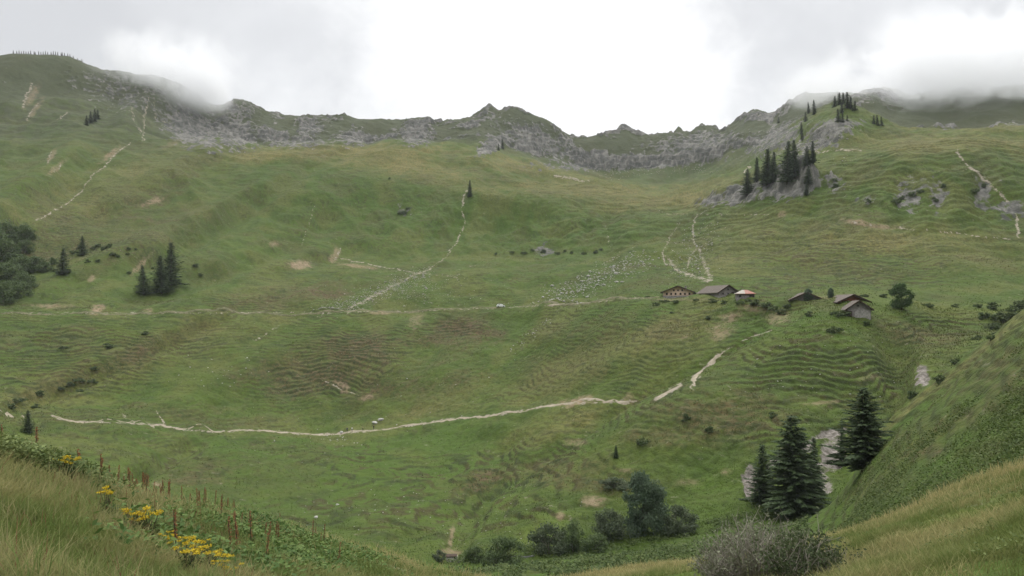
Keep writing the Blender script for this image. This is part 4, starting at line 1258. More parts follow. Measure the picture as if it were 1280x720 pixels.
def hip_house():
    p = pick(931, 373.2, 6.5, 8.9)
    d = Vector((p.x, p.y, 0)).normalized()
    p = p + d * 1.5
    o = thing('small_shed', (p.x, p.y, p.z), 'small grey shed under a faded red and cream hipped tin roof', 'hut', 'alpine huts', -math.atan2(d.x, d.y) + R_(8))
    w = MB()
    w.box(-3.1, 3.1, -2.6, 2.6, -2, 1.75)
    w.build('wall', M['grey_wood'], o)
    for nm, mt, fs in (('roof', 'rust_roof', 0), ('roof', 'tin_roof', 1)):
        r = MB()
        if fs == 0:
            r.poly([(-.2, -3.2, 1.7), (3.6, -3.2, 1.7), (3.6, 3.2, 1.7), (-.2, 3.2, 1.7), (-.2, 0, 3.15), (.9, 0, 3.15)], [(0, 1, 5, 4), (1, 2, 5), (2, 3, 4, 5), (0, 3, 2, 1), (0, 4, 3)])
        else:
            r.poly([(-3.6, -3.2, 1.7), (-.203, -3.2, 1.7), (-.203, 3.2, 1.7), (-3.6, 3.2, 1.7), (-.9, 0, 3.15), (-.203, 0, 3.15)], [(0, 1, 5, 4), (0, 4, 3), (2, 3, 4, 5), (0, 3, 2, 1), (1, 2, 5)])
        ro = r.build(nm, M[mt], o)
        tag(ro, 'faded red half of the hipped roof' if fs == 0 else 'cream half of the hipped roof')
    e = MB()
    e.box(-3.65, 3.65, -3.25, -3.12, 1.55, 1.72)
    e.build('eaves_board', M['red_wood'], o)
    for x in (-2.0, 1.6):
        f = MB()
        f.box(x - .4, x + .4, -2.68, -2.55, .5, 1.2)
        f.build('window', M['window'], o)
    b = MB()
    b.box(2.05, 2.95, -2.68, -2.55, -.2, 1.4)
    b.build('door', M['dark_wood'], o)


hip_house()
gable_house('low_barn', 1004, 379, 9.8, 12, .9, 3.1, R_(10), 'low grey barn with a broad dark gable behind a small dark tree', 'grey_wood', 'shingle', over=.9, windows=[(-2.6, .3, .6, .5), (2.4, .3, .6, .5)], back=3.0)
gable_house('red_barn', 1057, 383, 9.2, 12, 1.2, 3.3, R_(22), 'red brown boarded barn with shallow shingle roof behind the front barn', 'red_wood', 'shingle', over=.9, lower=.2, windows=[(-1.5, .6, .7, .6), (.6, .6, .7, .6)], door=(2.8, -.6, 1.1, 1.7), back=9.0)
gable_house('front_barn', 1070, 396, 6.6, 8, 1.9, 4.2, R_(12), 'front barn with boarded gable over a pale arched stone wall', 'grey_wood', 'shingle', over=.7, arch=(.9, 4.4, 1.75), windows=[(-.3, 2.6, .6, .5)], door=(-2.3, -.4, .9, 1.7))


# ------------------------------------------------------------------ car, hikers, block, posts
def car():
    p = pick(626, 384.6, 7.2, 8.6)
    d = Vector((p.x, p.y, 0)).normalized()
    o = thing('parked_car', (p.x, p.y, p.z + .25), 'white car parked on the level farm track', 'car', None, math.pi / 2 - math.atan2(d.x, d.y) - math.pi / 2 + R_(3))
    b = bmesh.new()
    prof = [(-2.25, .35), (-2.28, .85), (-2.15, 1.05), (-1.55, 1.62), (-1.2, 1.72), (.35, 1.70), (.75, 1.55), (1.25, 1.08), (2.1, .92), (2.3, .72), (2.3, .35)]
    vs = [[b.verts.new((x, s * (.88 if z < 1.1 else .72), z)) for x, z in prof] for s in (-1, 1)]
    n = len(prof)
    for i in range(n):
        b.faces.new((vs[0][i], vs[1][i], vs[1][(i + 1) % n], vs[0][(i + 1) % n]))
    b.faces.new(vs[0])
    b.faces.new(vs[1][::-1])
    bmesh.ops.recalc_face_normals(b, faces=b.faces)
    bmesh.ops.bevel(b, geom=[e for e in b.edges], offset=.05, segments=2, affect='EDGES')
    me = bpy.data.meshes.new('body')
    b.to_mesh(me)
    b.free()
    link('body', me, M['car_paint'], o)
    g = MB()
    for s in (-1, 1):
        y = s * .80
        g.poly([(-1.35, y * 1.05, 1.14), (-1.2, y * .945, 1.55), (-.2, y * .945, 1.57), (-.2, y * 1.05, 1.14)], [(0, 1, 2, 3)])
        g.poly([(-.1, y * 1.05, 1.14), (-.1, y * .945, 1.57), (.4, y * .945, 1.56), (1.0, y * 1.05, 1.14)], [(0, 1, 2, 3)])
    g.build('side_windows', M['window'], o)
    g = MB()
    g.poly([(.80, -.66, 1.55), (.80, .66, 1.55), (1.27, .74, 1.11), (1.27, -.74, 1.11)], [(0, 1, 2, 3)])
    g.build('windscreen', M['window'], o)
    for x in (-1.4, 1.4):
        for s in (-1, 1):
            w = MB()
            w.tube([(x, s * .72, .33), (x, s * .93, .33)], .33, 14)
            wo = w.build('wheel', M['rubber'], o)
            h = MB()
            h.tube([(x, s * .925, .33), (x, s * .945, .33)], .19, 10)
            h.build('rim', M['steel'], wo)
    for s in (-1, 1):
        h = MB()
        h.box(2.2, 2.33, s * .62 - .18, s * .62 + .18, .68, .82)
        h.build('headlight', M['steel'], o)


car()


def hiker(px, py, label, top_m, leg_m, pack_m=None, stride=.25, h=1.75, turn=0.0):
    p = pick(px, py, 5.5, 7.6)
    d = Vector((p.x, p.y, 0)).normalized()
    o = thing('hiker', (p.x, p.y, p.z + .05), label, 'person', 'hikers on the footpath', -math.atan2(d.x, d.y) + math.pi / 2 + turn)
    # body: one continuous skinned surface; walks along local +x
    J = [(0, 0, .95), (0, 0, 1.15), (.03, 0, 1.40), (.05, 0, 1.50), (.06, 0, 1.58), (.07, 0, 1.70),
         (.05, .10, .90), (stride * .6, .10, .50), (stride * .8, .10, .08), (stride * .8 + .16, .10, .03),
         (-.02, -.10, .90), (-stride * .4, -.10, .50), (-stride, -.10, .10), (-stride + .15, -.10, .03),
         (.03, .19, 1.40), (-.06, .25, 1.14), (.06, .25, .92), (.03, -.19, 1.40), (.10, -.25, 1.14), (.24, -.25, .98)]
    E = [(0, 1), (1, 2), (2, 3), (3, 4), (4, 5), (0, 6), (6, 7), (7, 8), (8, 9), (0, 10), (10, 11), (11, 12), (12, 13), (2, 14), (14, 15), (15, 16), (2, 17), (17, 18), (18, 19)]
    rad = [.15, .14, .16, .06, .09, .09, .095, .065, .045, .04, .095, .065, .045, .04, .065, .05, .035, .065, .05, .035]
    me = bpy.data.meshes.new('person')
    me.from_pydata(J, E, [])
    ob = link('body', me, None, o)
    md = ob.modifiers.new('skin', 'SKIN')
    for v, r in zip(me.skin_vertices[0].data, rad):
        v.radius = (r, r)
    me.skin_vertices[0].data[0].use_root = True
    sb = ob.modifiers.new('sub', 'SUBSURF')
    sb.levels = sb.render_levels = 1
    dg = bpy.context.evaluated_depsgraph_get()
    m2 = bpy.data.meshes.new_from_object(ob.evaluated_get(dg))
    ob.modifiers.clear()
    ob.data = m2
    m2.materials.clear()
    for k in ('skin', leg_m, top_m, 'black_cloth'):
        m2.materials.append(M[k])
    for f in m2.polygons:
        z, y = f.center.z, abs(f.center.y)
        f.use_smooth = True
        f.material_index = 3 if z < .12 else 1 if z < .97 and y < .2 else 2 if z < 1.49 and not (z < 1.02 and y > .2) else 0
    hb = bmesh.new()
    bmesh.ops.create_uvsphere(hb, u_segments=12, v_segments=8, radius=.115)
    for v in hb.verts:
        v.co.x = v.co.x - .015
        if v.co.z < -.02:
            v.co.z = -.02 + (v.co.z + .02) * .4
            v.co.x -= .03
    hm = bpy.data.meshes.new('hair')
    hb.to_mesh(hm)
    hb.free()
    ho = link('hair', hm, M['hair'], o)
    ho.location = (.05, 0, 1.69)
    if pack_m:
        b = bmesh.new()
        bmesh.ops.create_cube(b, size=1)
        bmesh.ops.scale(b, vec=(.2, .32, .48), verts=b.verts)
        bmesh.ops.bevel(b, geom=b.edges[:], offset=.06, segments=2, affect='EDGES')
        pm = bpy.data.meshes.new('backpack')
        b.to_mesh(pm)
        b.free()
        po = link('backpack', pm, M[pack_m], o)
        po.location = (-.22, 0, 1.26)


hiker(434, 539.8, 'hiker in dark clothes walking first at the left of the party', 'navy', 'black_cloth', 'black_cloth', .25, turn=math.pi)
hiker(440, 539.6, 'hiker in white top walking second from the left of the party', 'white_cloth', 'grey_cloth', None, .2, turn=math.pi)
hiker(453.5, 538.6, 'hiker in pale olive top over dark trousers, alone mid party', 'olive_cloth', 'black_cloth', 'olive_cloth', .28, turn=math.pi)
hiker(467, 537.2, 'tall hiker in black at the right end of the party under the boulder', 'black_cloth', 'black_cloth', 'black_cloth', .2, turn=math.pi, h=1.9)

p = pick(565, 702, 4.4, 5.6)
o = thing('stone_block', (p.x, p.y, p.z), 'pale grey stone block by the stream in the valley bottom', 'block', None, R_(6))
b = MB()
b.box(-1.1, 1.1, -.8, .8, -1.0, 1.0)
b.box(-.95, -.2, -.7, .7, 1.0, 1.14)
bo = b.build('block', M['lime'], o)
b = MB()
b.box(-1.25, 1.0, -.9, .9, 1.14, 1.28)
b.build('capstone', M['dark_wood'], o)

# row of tiny posts along the left ridge
pb = MB()
pb.tube([(0, 0, -1.0), (0, 0, 3.9)], [.5, .36], 6)
pb.tube([(0, 0, 2.6), (.9, .0, 0)], [.22, .22], 5)
pme = pb.mesh('ridge_post')
pme.materials.append(M['post'])
for k, x in enumerate(np.concatenate([np.linspace(17, 88, 24), np.array([93, 97, 102])])):
    x = float(x + RNG.normal() * .5)
    a, _ = az_el(x, 72)
    j = int(np.argmin(np.abs(AZ - a)))
    i = ROW[13] + int(np.argmax((Z / RR)[ROW[13]:ROW[14] + 6, j]))
    o = link('ridge_post', pme)
    o.location = (GX[i, j], GY[i, j], Z[i, j] - .2)
    s = random.uniform(.75, 1.15) * (.75 if x > 90 else 1)
    o.scale = (1, 1, s)
    o.rotation_euler = (0, 0, random.uniform(0, .5))
    tag(o, 'tiny dark post in the row along the left ridge top', 'post', 'posts along the left ridge')


# ------------------------------------------------------------------ foreground vegetation
def near_points(n, pxr, lv, dens, seed):
    """random ground points between two feature lines, even over the view, kept where dens(px, lv) says"""
    rg = np.random.default_rng(seed)
    j0 = np.interp(az_el(pxr[0], 650)[0], AZ, np.arange(NC))
    j1 = np.interp(az_el(pxr[1], 650)[0], AZ, np.arange(NC))
    i0 = np.interp(lv[0], LV, np.arange(NR))
    i1 = np.interp(lv[1], LV, np.arange(NR))
    i = i0 + (i1 - i0) * rg.random(n)
    j = j0 + (j1 - j0) * rg.random(n)
    P = bil(i, j)
    px, py = project(P[:, 0], P[:, 1], P[:, 2])
    L = np.interp(i, np.arange(NR), LV)
    keep = rg.random(n) < dens(px, py, L, P)
    return P[keep], px[keep], py[keep], L[keep]


def blades(P, h, w, lean, C, seed, tipc=1.25):
    rg = np.random.default_rng(seed)
    n = len(P)
    a = rg.random(n) * 6.2832
    d = np.stack([np.cos(a), np.sin(a), np.zeros(n)], 1)
    b = rg.random(n) * 6.2832
    l = np.stack([np.cos(b), np.sin(b), np.zeros(n)], 1) * (lean * h)[:, None]
    up = np.zeros((n, 3))
    up[:, 2] = h
    base = P - np.array([0, 0, .04])
    m = base + up * .55 + l * .35
    t = base + up * (1 - .25 * (lean ** 2))[:, None] + l
    ww = (w * .5)[:, None] * d
    V = np.stack([base - ww, base + ww, m + ww * .8, m - ww * .8, t], 1).reshape(-1, 3)
    k = np.arange(n)[:, None] * 5
    F4 = k + np.array([[0, 1, 2, 3]])
    F3 = k + np.array([[3, 2, 4]])
    CC = np.repeat(C, 5, axis=0).reshape(n, 5, 3)
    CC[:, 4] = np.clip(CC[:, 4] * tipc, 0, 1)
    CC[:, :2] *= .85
    return V, F4, F3, CC.reshape(-1, 3)


def grass(name, P, h, w, lean, C, label, seed, cat='grass'):
    V, F4, F3, CC = blades(P, h, w, lean, C, seed)
    me = mesh_np(name, V, F4, F3, cols=CC, smooth=False)
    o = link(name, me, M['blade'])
    tag(o, label, cat, None, 'stuff')


def mixc(a, b, t):
    return np.array(a)[None] * (1 - t[:, None]) + np.array(b)[None] * t[:, None]


def rng_n(P):
    return np.hypot(P[:, 0], P[:, 1])


GREEN, GREEN2, STRAW, OLIVE, BROWN = (0.11, 0.15, 0.038), (0.165, 0.195, 0.058), (0.48, 0.40, 0.20), (0.23, 0.225, 0.085), (0.17, 0.115, 0.07)
# short sward everywhere on the near slope
P, px, py, L = near_points(230000, (-120, 1400), (.72, 2.25), lambda px, py, L, P: np.clip(.35 + .65 * sst(-.5, .5, fbm(P[:, 0] / 1.2, P[:, 1] / 1.2, 2)), 0, 1), 21)
P2, px2, py2, L2 = near_points(60000, (-120, 1400), (.55, 1.3), lambda px, py, L, P: np.ones(len(px)) * .9, 24)
P, px, py, L = np.concatenate([P, P2]), np.concatenate([px, px2]), np.concatenate([py, py2]), np.concatenate([L, L2])
r = rng_n(P)
rg = np.random.default_rng(1)
dn = sst(-.35, .45, fbm(P[:, 0] / 2.6, P[:, 1] / 2.6, 3) + .55 * np.exp(-((L - 2) / .2) ** 2) - .1) * .85
dn = np.clip(np.maximum(dn, .95 * sst(600, 680, px) * (1 - sst(880, 1000, px)) * sst(1.4, 1.7, L)), 0, 1) * (.6 + .4 * rg.random(len(P)))
C = mixc(GREEN, GREEN2, rg.random(len(P)))
C = C * (1 - dn[:, None]) + mixc(STRAW, OLIVE, rg.random(len(P)) * .8) * dn[:, None]
grass('meadow_grass', P, (.10 + .16 * rg.random(len(P))) * (1 + .4 * dn), .006 + .00055 * r, .3 + .7 * rg.random(len(P)), C, 'short mixed green and straw grass covering the near slope', 2)
# long seeded straw grass along the crests
P, px, py, L = near_points(60000, (-120, 1400), (1.45, 2.15), lambda px, py, L, P: np.clip(np.exp(-((L - 2.0) / .12) ** 2) * .75 + .12 * sst(0, .5, fbm(P[:, 0] / 3, P[:, 1] / 3, 2)), 0, 1) * (.5 + .5 * sst(-.3, .3, perlin(P[:, 0] / .8, P[:, 1] / .8))), 22)
r = rng_n(P)
C = mixc(STRAW, OLIVE, rg.random(len(P)) ** 1.5)
grass('seeding_grass', P, .25 + .32 * rg.random(len(P)), .005 + .0004 * r, .15 + .5 * rg.random(len(P)), C, 'tall pale seeding grass along the crest of the near slope', 3)
# tall rank tussocks bottom left


def dleft(px, py, L, P):
    return np.clip((1 - sst(240, 420, px)) * sst(580, 640, py) * (.25 + .75 * sst(-.25, .45, fbm(P[:, 0] / 1.1 + 3, P[:, 1] / 1.1, 2))), 0, 1)


P, px, py, L = near_points(120000, (-120, 460), (.85, 1.85), dleft, 23)
r = rng_n(P)
cl = sst(-.4, .5, fbm(P[:, 0] / .8 + 7, P[:, 1] / .8, 2) + .8 * perlin(P[:, 0] / 2.6, P[:, 1] / 2.6))
C = mixc((0.15, 0.215, 0.06), (0.38, 0.33, 0.165), np.clip(cl * .75 + .5 * rg.random(len(P)) - .25, 0, 1))
C = np.where((rg.random(len(P)) < .07)[:, None], np.array([(.22, .10, .06)]), C) * (.7 + .5 * rg.random(len(P)))[:, None]
tus = sst(-.3, .5, fbm(P[:, 0] / 1.5 + 2, P[:, 1] / 1.5 - 3, 2))
grass('rank_grass', P, (.10 + .34 * rg.random(len(P)) ** 1.4) * (.45 + .75 * tus), .005 + .0005 * r, .15 + .6 * rg.random(len(P)) ** 1.5, C, 'tall rank tussock grass in the bottom left corner', 4)


# broad leaved herbs
def herbs(name, n, pxr, lv, dens, seed, size, h, c0, c1, label):
    P, px, py, L = near_points(n, pxr, lv, dens, seed)
    rg = np.random.default_rng(seed + 1)
    m = len(P)
    P = P + np.stack([rg.normal(size=m) * .06, rg.normal(size=m) * .06, h * rg.random(m) ** .8], 1)
    s = size * (.5 + rg.random(m))
    a = rg.normal(size=(m, 3))
    a[:, 2] = a[:, 2] * .5 + .15
    a /= np.linalg.norm(a, axis=1)[:, None]
    b = np.cross(a, np.array([0, 0, 1.0]) + .5 * rg.normal(size=(m, 3)))
    b /= np.linalg.norm(b, axis=1)[:, None]
    V = np.stack([P - a * s[:, None], P - b * (s * .5)[:, None], P + a * s[:, None], P + b * (s * .5)[:, None]], 1).reshape(-1, 3)
    cl = np.clip(.5 + .6 * fbm(P[:, 0] / (h * 4), P[:, 1] / (h * 4), 2) + .35 * rg.normal(size=m), 0, 1)
    me = mesh_np(name, V, np.arange(4 * m).reshape(-1, 4), cols=np.repeat(mixc(c0, c1, cl), 4, axis=0), smooth=False)
    o = link(name, me, M['leaf'])
    tag(o, label, 'plants', None, 'stuff')


herbs('leafy_herbs', 85000, (120, 560), (1.1, 1.93), lambda px, py, L, P: np.clip(np.exp(-(((px - 330) / 130) ** 2 + ((py - 682) / 34) ** 2)) * 1.2, 0, 1) * sst(-.35, .2, fbm(P[:, 0] / 1.3, P[:, 1] / 1.3, 2)), 31, .042, .26, (0.06, 0.115, 0.026), (0.15, 0.22, 0.058), 'broad leaved green herbs on the left near slope')
herbs('leafy_herbs', 80000, (-120, 180), (1.4, 1.98), lambda px, py, L, P: np.clip(np.exp(-(((px - 30) / 85) ** 2 + ((py - 600) / 36) ** 2)) * 1.3, 0, 1) * sst(-.35, .3, fbm(P[:, 0] / 1.1 + 5, P[:, 1] / 1.1, 2)), 33, .034, .42, (0.085, 0.125, 0.034), (0.20, 0.24, 0.08), 'dense dark herbs on the crest at the left edge')
herbs('leafy_herbs', 14000, (1150, 1400), (1.0, 1.7), lambda px, py, L, P: sst(.1, .5, fbm(P[:, 0] / 1.4, P[:, 1] / 1.4, 2)), 35, .022, .16, (0.085, 0.12, 0.032), (0.16, 0.20, 0.06), 'scattered herbs in the bottom right corner')
# lush tall herbs over the right spur
herbs('leafy_herbs', 230000, (860, 1420), (2.75, 4.15), lambda px, py, L, P: np.clip(.55 + .45 * sst(-.35, .35, fbm(P[:, 0] / 6, P[:, 1] / 6, 3)) - 1.0 * sst(3.2, 3.75, L + .25 * fbm(P[:, 0] / 14, P[:, 1] / 14, 2)), 0.0, 1), 37, .11, .42, (0.058, 0.092, 0.022), (0.125, 0.16, 0.045), 'lush knee high herbs covering the right spur')
herbs('leafy_herbs', 60000, (560, 1010), (3.2, 5.25), lambda px, py, L, P: np.clip(sst(-.4, .3, fbm(P[:, 0] / 5, P[:, 1] / 5, 3)), 0, 1), 39, .22, .8, (0.05, 0.082, 0.022), (0.115, 0.15, 0.045), 'lush herbs along the stream banks')


# rough tussocks and heath tufts on the valley slopes
def dtus(px, py, L, P):
    n = fbm(P[:, 0] / 14, P[:, 1] / 14, 3)
    return np.clip(.35 + .65 * sst(-.3, .5, n), 0, 1)


P, px, py, L = near_points(230000, (-160, 1440), (5.0, 10.6), dtus, 61)
a = np.arctan2(P[:, 0], P[:, 1])
jj = np.clip(np.round(np.interp(a, AZ, np.arange(NC))).astype(int), 0, NC - 1)
ii = np.clip(np.round(np.interp(L, LV, np.arange(NR))).astype(int), 0, NR - 1)
keep = (SCAR[ii, jj] < .2) & (SOIL[ii, jj] < .4) & (BANK[ii, jj] < .2) & (ROCK[ii, jj] < .5)
P, ii, jj = P[keep], ii[keep], jj[keep]
rg = np.random.default_rng(62)
r = rng_n(P)
hh, dd, st = HEATH[ii, jj], DRY[ii, jj], STEP[ii, jj]
q = rg.random(len(P))
C = mixc((0.060, 0.102, 0.020), (0.115, 0.158, 0.040), q)
C = C * (1 - dd[:, None]) + mixc((0.13, 0.125, 0.042), (0.23, 0.20, 0.075), q) * dd[:, None]
hm = np.clip(hh * .9 + st * .4, 0, 1)[:, None]
C = C * (1 - hm) + mixc((0.060, 0.050, 0.022), (0.135, 0.092, 0.050), q) * hm
grass('tussock_grass', P, (.18 + .40 * rg.random(len(P)) ** 2) * (1 + .5 * hh), .0008 * r * (.6 + .6 * rg.random(len(P))), .2 + .7 * rg.random(len(P)), C, 'rough grass tussocks covering the valley slopes', 63)


# dock plants with rusty seed spikes
def dock_parts(seed):
    rg = np.random.default_rng(seed)
    st = MB()
    st.tube([(0, 0, -.05), (.02, 0, .35), (.03, .01, .75), (.04, .01, .95)], [.012, .011, .009, .004], 5)
    stem = st.mesh('stem')
    n = 150
    z = .34 + .62 * rg.random(n)
    a = rg.random(n) * 6.28
    rr = .045 * (1.15 - z) / .6 + .008
    P = np.stack([.03 * z + np.cos(a) * rr * rg.random(n), np.sin(a) * rr * rg.random(n), z], 1)
    V, Fq, C = leaf_cloud([(0, 0, 0, 1, 1, 1)], n, .016, (0.20, 0.075, 0.04), (0.34, 0.155, 0.085), seed)
    V = (V.reshape(n, 4, 3) - V.reshape(n, 4, 3).mean(1)[:, None] + P[:, None]).reshape(-1, 3)
    spike = mesh_np('seed_spike', V, Fq, cols=C, smooth=False)
    n = 9
    V, Fq, C = leaf_cloud([(0, 0, .16, .17, .17, .12)], n, .085, (0.05, 0.085, 0.02), (0.10, 0.12, 0.035), seed + 2)
    lv = mesh_np('leaves', V, Fq, cols=C, smooth=False)
    return stem, spike, lv


M['dock'] = mat_col('dock_seed', .9, .05, .15, .1, 8)
DOCK = [dock_parts(k) for k in range(4)]
for s_, sp_, l_ in DOCK:
    s_.materials.append(M['bark'])
    sp_.materials.append(M['dock'])
    l_.materials.append(M['leaf'])


def dock(p, s, label, group):
    k = random.randrange(4)
    o = thing('dock_plant', p, label, 'dock plant', group, random.uniform(0, 6.28), s)
    o.rotation_euler = (random.uniform(-.12, .12), random.uniform(-.12, .12), random.uniform(0, 6.28))
    link('stem', DOCK[k][0], None, o)
    link('seed_spike', DOCK[k][1], None, o)
    link('leaves', DOCK[k][2], None, o)


rg = random.Random(3)
dk = [(x, None) for x in (137, 145, 150, 158, 163, 167, 169, 177, 180, 186, 192, 200, 207)]
for x in (132, 137, 141, 146, 149, 151, 154, 157, 160, 163, 166, 168, 170, 174, 178, 181, 184, 187, 190, 192, 195, 198, 201, 206, 209, 212):
    a, _ = az_el(x, 650)
    r = rg.uniform(23.0, 25.2)
    dock(Vector((r * math.sin(a), r * math.cos(a), ground(r * math.sin(a), r * math.cos(a)))), rg.uniform(.55, .92), 'rusty red dock spike in the dense row left of centre on the near crest', 'dock plants in the dense row on the near crest')
for k in range(38):
    x = rg.uniform(215, 425)
    a, _ = az_el(x, 660)
    r = rg.uniform(17, 25)
    dock(Vector((r * math.sin(a), r * math.cos(a), ground(r * math.sin(a), r * math.cos(a)))), rg.uniform(.35, .7), 'rusty dock spike among the green herbs towards the middle of the near crest', 'dock plants among the green herbs')
for k in range(16):
    x = rg.uniform(5, 130)
    a, _ = az_el(x, 600)
    r = rg.uniform(17, 23)
    dock(Vector((r * math.sin(a), r * math.cos(a), ground(r * math.sin(a), r * math.cos(a)))), rg.uniform(.5, .9), 'brownish dock spike in the tall weeds at the left edge', 'dock plants at the left edge')
a, _ = az_el(46, 560)
dock(Vector((21 * math.sin(a), 21 * math.cos(a), ground(21 * math.sin(a), 21 * math.cos(a)))), 1.15, 'tallest lone dock spike rising above the weeds at the left edge', None)
for (x, y) in [(290, 700), (300, 706), (222, 706), (315, 690), (297, 690), (330, 712)]:
    dock(pick(x, y, .9, 2), rg.uniform(.55, .75), 'rusty dock spike right of the yellow ragwort near the bottom edge', 'dock plants by the yellow ragwort')


# ragwort
def ragwort_parts(seed):
    rg = random.Random(seed)
    st = MB()
    heads = []
    for k in range(7):
        a = rg.uniform(0, 6.28)
        q = rg.uniform(.05, .26)
        e = (math.cos(a) * q, math.sin(a) * q, rg.uniform(.52, .72))
        st.tube([(0, 0, -.05), (e[0] * .25, e[1] * .25, .3), e], [.008, .007, .004], 4)
        heads.append(e)
    stem = st.mesh('stem')
    fl = []
    for q, h in enumerate(heads):
        V, Fq, C = leaf_cloud([(h[0], h[1], h[2], .085, .085, .03)], 36, .019, (0.42, 0.30, 0.015), (0.66, 0.50, 0.04), seed + q, flat=.6)
        fl.append(mesh_np('flower_head', V, Fq, cols=C, smooth=False))
        fl[-1].materials.append(M['petal'])
    V, Fq, C = leaf_cloud([(0, 0, .28, .2, .2, .24)], 130, .04, (0.045, 0.07, 0.02), (0.09, 0.12, 0.04), seed + 5)
    lv = mesh_np('leaves', V, Fq, cols=C, smooth=False)
    stem.materials.append(M['leaf'] if False else M['bark'])
    lv.materials.append(M['leaf'])
    return stem, fl, lv


RAG = [ragwort_parts(80 + k) for k in range(4)]


def ragwort(x, y, s, label, group):
    p = pick(x, y, .6, 2.05)
    k = random.randrange(4)
    o = thing('ragwort_plant', p, label, 'ragwort', group, random.uniform(0, 6.28), s)
    link('stem', RAG[k][0], None, o)
    for q in RAG[k][1]:
        link('flower_head', q, None, o)
    link('leaves', RAG[k][2], None, o)


for (x, y) in [(77, 605), (88, 607)]:
    ragwort(x, y, .6, 'yellow ragwort in the weeds on the crest near the left edge', 'ragwort near the left edge')
ragwort(135, 653, .6, 'lone small yellow ragwort between the crest pair and the main clump', None)
for (x, y) in [(167, 676), (178, 680), (188, 682)]:
    ragwort(x, y, .6, 'yellow ragwort of the small clump uphill of the big bottom clump', 'small ragwort clump')
for (x, y) in [(207, 696), (214, 702), (229, 708), (240, 711), (250, 707), (258, 712), (243, 722), (262, 724), (233, 726), (270, 730), (282, 728), (290, 735), (278, 722)]:
    ragwort(x, y, random.uniform(.32, .52), 'yellow ragwort in the big flowering clump at the bottom left', 'big ragwort clump')


# near willow bush at the bottom
def willow(px, py, Hm, Wm, n, seed, label, twig_n, c0, c1):
    p = pick(px, py, .8, 2.0)
    o = thing('willow_bush', (p.x, p.y, p.z - .1), label, 'bush', 'willow bushes on the near slope')
    rg = random.Random(seed)
    st = MB()
    blobs = []
    for k in range(twig_n):
        a = rg.uniform(0, 6.28)
        q = math.sqrt(rg.random())
        hz = Hm * (1 - .45 * q * q) * rg.uniform(.5, 1.08) * (.82 + .25 * math.sin(a * 2 + seed) * q + .12 * math.sin(a * 5 + q * 7))
        e = Vector((math.cos(a) * q * Wm * .5, math.sin(a) * q * Wm * .5, hz))
        b = Vector((math.cos(a) * q * Wm * .22, math.sin(a) * q * Wm * .22, 0))
        m = b.lerp(e, .5) + Vector((rg.uniform(-.1, .1), rg.uniform(-.1, .1), .05))
        st.tube([b - Vector((0, 0, .2)), m, e], [.016, .011, .004], 4)
        for f in (.45, .65, .85, 1.0):
            c = b.lerp(m, f * 2) if f < .5 else m.lerp(e, f * 2 - 1)
            blobs.append((c.x, c.y, c.z, .13, .13, .16))
        for s in range(2):
            c = m.lerp(e, rg.random())
            e2 = c + Vector((rg.uniform(-.3, .3), rg.uniform(-.3, .3), rg.uniform(.1, .4)))
            st.tube([c, e2], [.007, .003], 3)
            blobs.append((e2.x, e2.y, e2.z, .1, .1, .12))
    so = st.build('stems', M['twig'], o)
    V, Fq, C = leaf_cloud(blobs, n, .034, c0, c1, seed)
    link('foliage', mesh_np('foliage', V, Fq, cols=C, smooth=False), M['leaf'], o)


W0, W1 = (0.11, 0.125, 0.07), (0.24, 0.25, 0.165)
willow(950, 726, 1.6, 2.8, 2600, 5, 'big grey twiggy willow bush at the bottom right of centre', 240, W0, W1)
willow(1008, 726, 1.1, 1.7, 4000, 6, 'greener lower willow bush touching the big grey one on its right', 80, (0.04, 0.06, 0.025), (0.10, 0.125, 0.055))
willow(903, 724, .75, 1.2, 2000, 7, 'lowest willow bush touching the big grey one on its left', 60, W0, W1)

# ------------------------------------------------------------------ low cloud draped over the ridges


